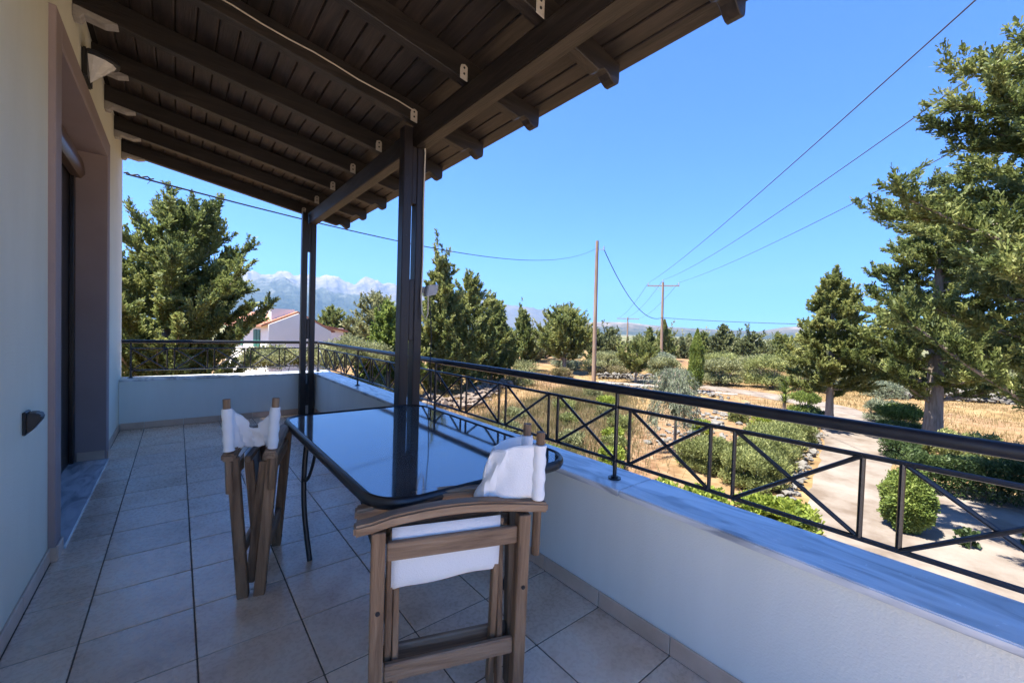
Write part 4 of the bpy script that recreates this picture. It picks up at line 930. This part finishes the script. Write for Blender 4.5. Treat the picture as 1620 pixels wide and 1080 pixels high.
def leg(top, foot, bow):
    t_ = Vector(top); f_ = Vector(foot); pts = []
    for i in range(13):
        u = i/12; q = t_.lerp(f_, u); q += Vector((bow[0], bow[1], 0))*math.sin(math.pi*u); pts.append(q)
    return MB().tube(pts, .0135, 10)
legs = [((.56, 2.43, .68), (.555, 2.33, .002), (-.02, .03)), ((.56, 1.46, .68), (.66, 1.50, .002), (-.02, -.03)), ((1.26, 2.43, .68), (1.26, 2.36, .002), (.02, .03)), ((1.26, 1.46, .68), (1.24, 1.54, .002), (.02, -.03))]
for a, b, c in legs: leg(a, b, c).build('leg', M['metal_black'], tb, smooth=True)
for (a, b, c), s_ in zip(legs, (-1, 1, -1, 1)):
    A = Vector(a).lerp(Vector(b), .40)+Vector((c[0], c[1], 0))*.95; pts = []
    for i in range(9):
        u = i/8; pts.append((A.x, A.y+s_*.26*u, A.z+(TZ-.04-A.z)*(u**1.9)))
    MB().tube(pts, .008, 8).build('brace', M['metal_black'], tb, smooth=True)
for x in (.56, 1.26): MB().bar((x, 1.32, .684), (x, 2.58, .684), .02, .015).build('cross_rail', M['metal_black'], tb)

# ------------------------------------------------------------------ folding director's chairs
def chair(label, loc, ang_, vb, vt, flop, seed):
    rng = np.random.RandomState(seed)
    c = empty('folding_chair', loc, ang_, label, 'chair')
    vz = lambda z: vb+(vt-vb)*min(1, z/.65)
    for s_ in (-1, 1):
        for u0 in (.045, .505):
            mb = MB(); vs = []
            for z in (0.0, .32, .645):
                y = s_*vz(z)
                for du, dv in ((0, -.0225), (.040, -.0225), (.040, .0225), (0, .0225)): vs.append((u0+du, y+dv, z))
            fs = [(3, 2, 1, 0), (8, 9, 10, 11)]
            for l in (0, 4): fs += [(l, l+1, l+5, l+4), (l+1, l+2, l+6, l+5), (l+2, l+3, l+7, l+6), (l+3, l, l+4, l+7)]
            mb.add(vs, fs); o = mb.build('leg', M['chair_z'], c, local=True, bevel=.003)
            for z in (.05, .40):
                b_ = MB().tube([(u0+.022, s_*(vz(z)+.0215), z), (u0+.022, s_*(vz(z)+.0255), z)], .007, 8).build('bolt', M['metal_black'], o, local=True)
        # arm: bowed board
        top, bot = [], []
        for i in range(13):
            q = i/12; u = -.005+.61*q; z = .646+.030*math.sin(math.pi*min(1, q*1.0))**1.1-(.006 if q < .1 else 0)
            top.append((u, z+.033)); bot.append((u, z))
        ya = s_*vz(.66)
        MB().prism(bot+top[::-1], 'y', ya-.027, ya+.027).build('arm', M['chair_x'], c, local=True, bevel=.007, seg=2)
        y = s_*vz(.575); MB().box(.0895, .5045, y-.010, y+.010, .548, .605).build('side_rail', M['chair_x'], c, local=True, bevel=.004)
        y = s_*vz(.20); MB().box(.0895, .5045, y-.010, y+.010, .165, .220).build('side_rail', M['chair_x'], c, local=True, bevel=.004)
        # seat rail folded up between the frames
        ys = s_*max(.022, vt*.45)
        MB().bar((.10, ys, .612), (.465, ys, .612), .024, .030).build('seat_rail', M['chair_x'], c, local=True, bevel=.004)
        for u0, k in ((.112, 0), (.455, 1)):
            uu = u0+(.011 if s_ > 0 else -.011)
            MB().bar((uu, ys*.9, .60), (uu, -s_*vb*.55, .03), .020, .036, (0, 1, 0)).build('cross_leg', M['chair_z'], c, local=True, bevel=.003)
        # backrest stick
        yt = s_*vz(.65)
        yt2 = s_*(vt+(vt-vb)*.30)
        MB().tube([(.572, yt, .50), (.576, yt2, .915)], .0145, 12).build('back_stick', M['chair_z'], c, local=True, smooth=True)
    # seat canvas: hangs as a U between the seat rails
    ys = max(.022, vt*.45); nu, nv = 14, 17; vs = []
    for i in range(nu):
        u = .105+.345*i/(nu-1)
        for j in range(nv):
            q = j/(nv-1); dep = .205-.02*i/(nu-1)
            cq = math.cos(math.pi*q); y = -(ys+.0145)*math.copysign(abs(cq)**.35, cq); z = .640-dep*math.sin(math.pi*q)**.8+.003*math.sin(i*.9)*math.sin(math.pi*q)
            vs.append((u, y+.0012*math.sin(i*1.3+j)*math.sin(math.pi*q), z))
    fs = [(i*nv+j, (i+1)*nv+j, (i+1)*nv+j+1, i*nv+j+1) for i in range(nu-1) for j in range(nv-1)]
    o = MB().add(vs, fs).build('seat_canvas', M['canvas'], c, local=True, smooth=True)
    md = o.modifiers.new('thickness', 'SOLIDIFY'); md.thickness = .0025; md.offset = 0
    # back canvas: sleeves round both sticks and the slack cloth folded forward between them
    nu, nv = 33, 15; vs = []; us = .5745
    yl = lambda z: vt+(vt-vb)*.30*min(1, max(0, (z-.62)/.29))
    for i in range(nu):
        q = i/(nu-1)
        for j in range(nv):
            r_ = j/(nv-1); sg = math.sin(math.pi*q)
            ztop = .872-flop[1]*sg**2.2; zbot = .690-.012*sg+.006*math.sin(i*.9)
            z = zbot+(ztop-zbot)*r_
            fold = flop[0]*sg**.75*(1-.25*r_)
            y = -yl(z)*math.cos(math.pi*q)*(1-.35*sg)+(.011*math.sin(i*.8+r_*4+seed)+.005*math.sin(i*2.1-r_*7))*sg
            u = us-.018*math.cos(math.pi*2*q)*0-fold+.007*math.sin(r_*9+i*.6+seed)*sg
            vs.append((u, y, z))
    fs = [(i*nv+j, (i+1)*nv+j, (i+1)*nv+j+1, i*nv+j+1) for i in range(nu-1) for j in range(nv-1)]
    o = MB().add(vs, fs).build('back_canvas', M['canvas'], c, local=True, smooth=True)
    md = o.modifiers.new('thickness', 'SOLIDIFY'); md.thickness = .003; md.offset = 0
    for s_ in (-1, 1):
        pts, rr = [], []
        for j in range(12):
            z = .688+.185*j/11; pts.append((.5745, s_*yl(z), z)); rr.append(.0215+.0022*math.sin(j*1.9+seed+s_))
        MB().tube(pts, rr, 16).build('sleeve', M['canvas'], o, local=True, smooth=True)
    return c
u1 = math.atan2(-.952, -.306)
chair('folded wooden director chair seen end-on left of the table', (.435, 2.685, 0), u1, .032, .080, (.10, .105), 3)
chair('folded wooden director chair seen side-on in front of the table', (.428, 1.257, 0), math.atan2(-.343, .939), .030, .055, (.20, .03), 7)

# ------------------------------------------------------------------ haze
hz = MB().box(-16500, 16500, -16500, 16500, -90, 2100).build('haze', None)
hm = bpy.data.materials.new('haze'); hm.use_nodes = True; hn = hm.node_tree.nodes; hn.remove(hn['Principled BSDF'])
pv = hn.new('ShaderNodeVolumePrincipled'); pv.inputs['Color'].default_value = (.34, .60, 1.0, 1); pv.inputs['Density'].default_value = 6.0e-5; pv.inputs['Anisotropy'].default_value = .2
hm.node_tree.links.new(pv.outputs[0], hn['Material Output'].inputs['Volume'])
hz.data.materials.append(hm); tag(hz, 'thin pale summer haze over the whole plain', 'haze', kind='stuff')
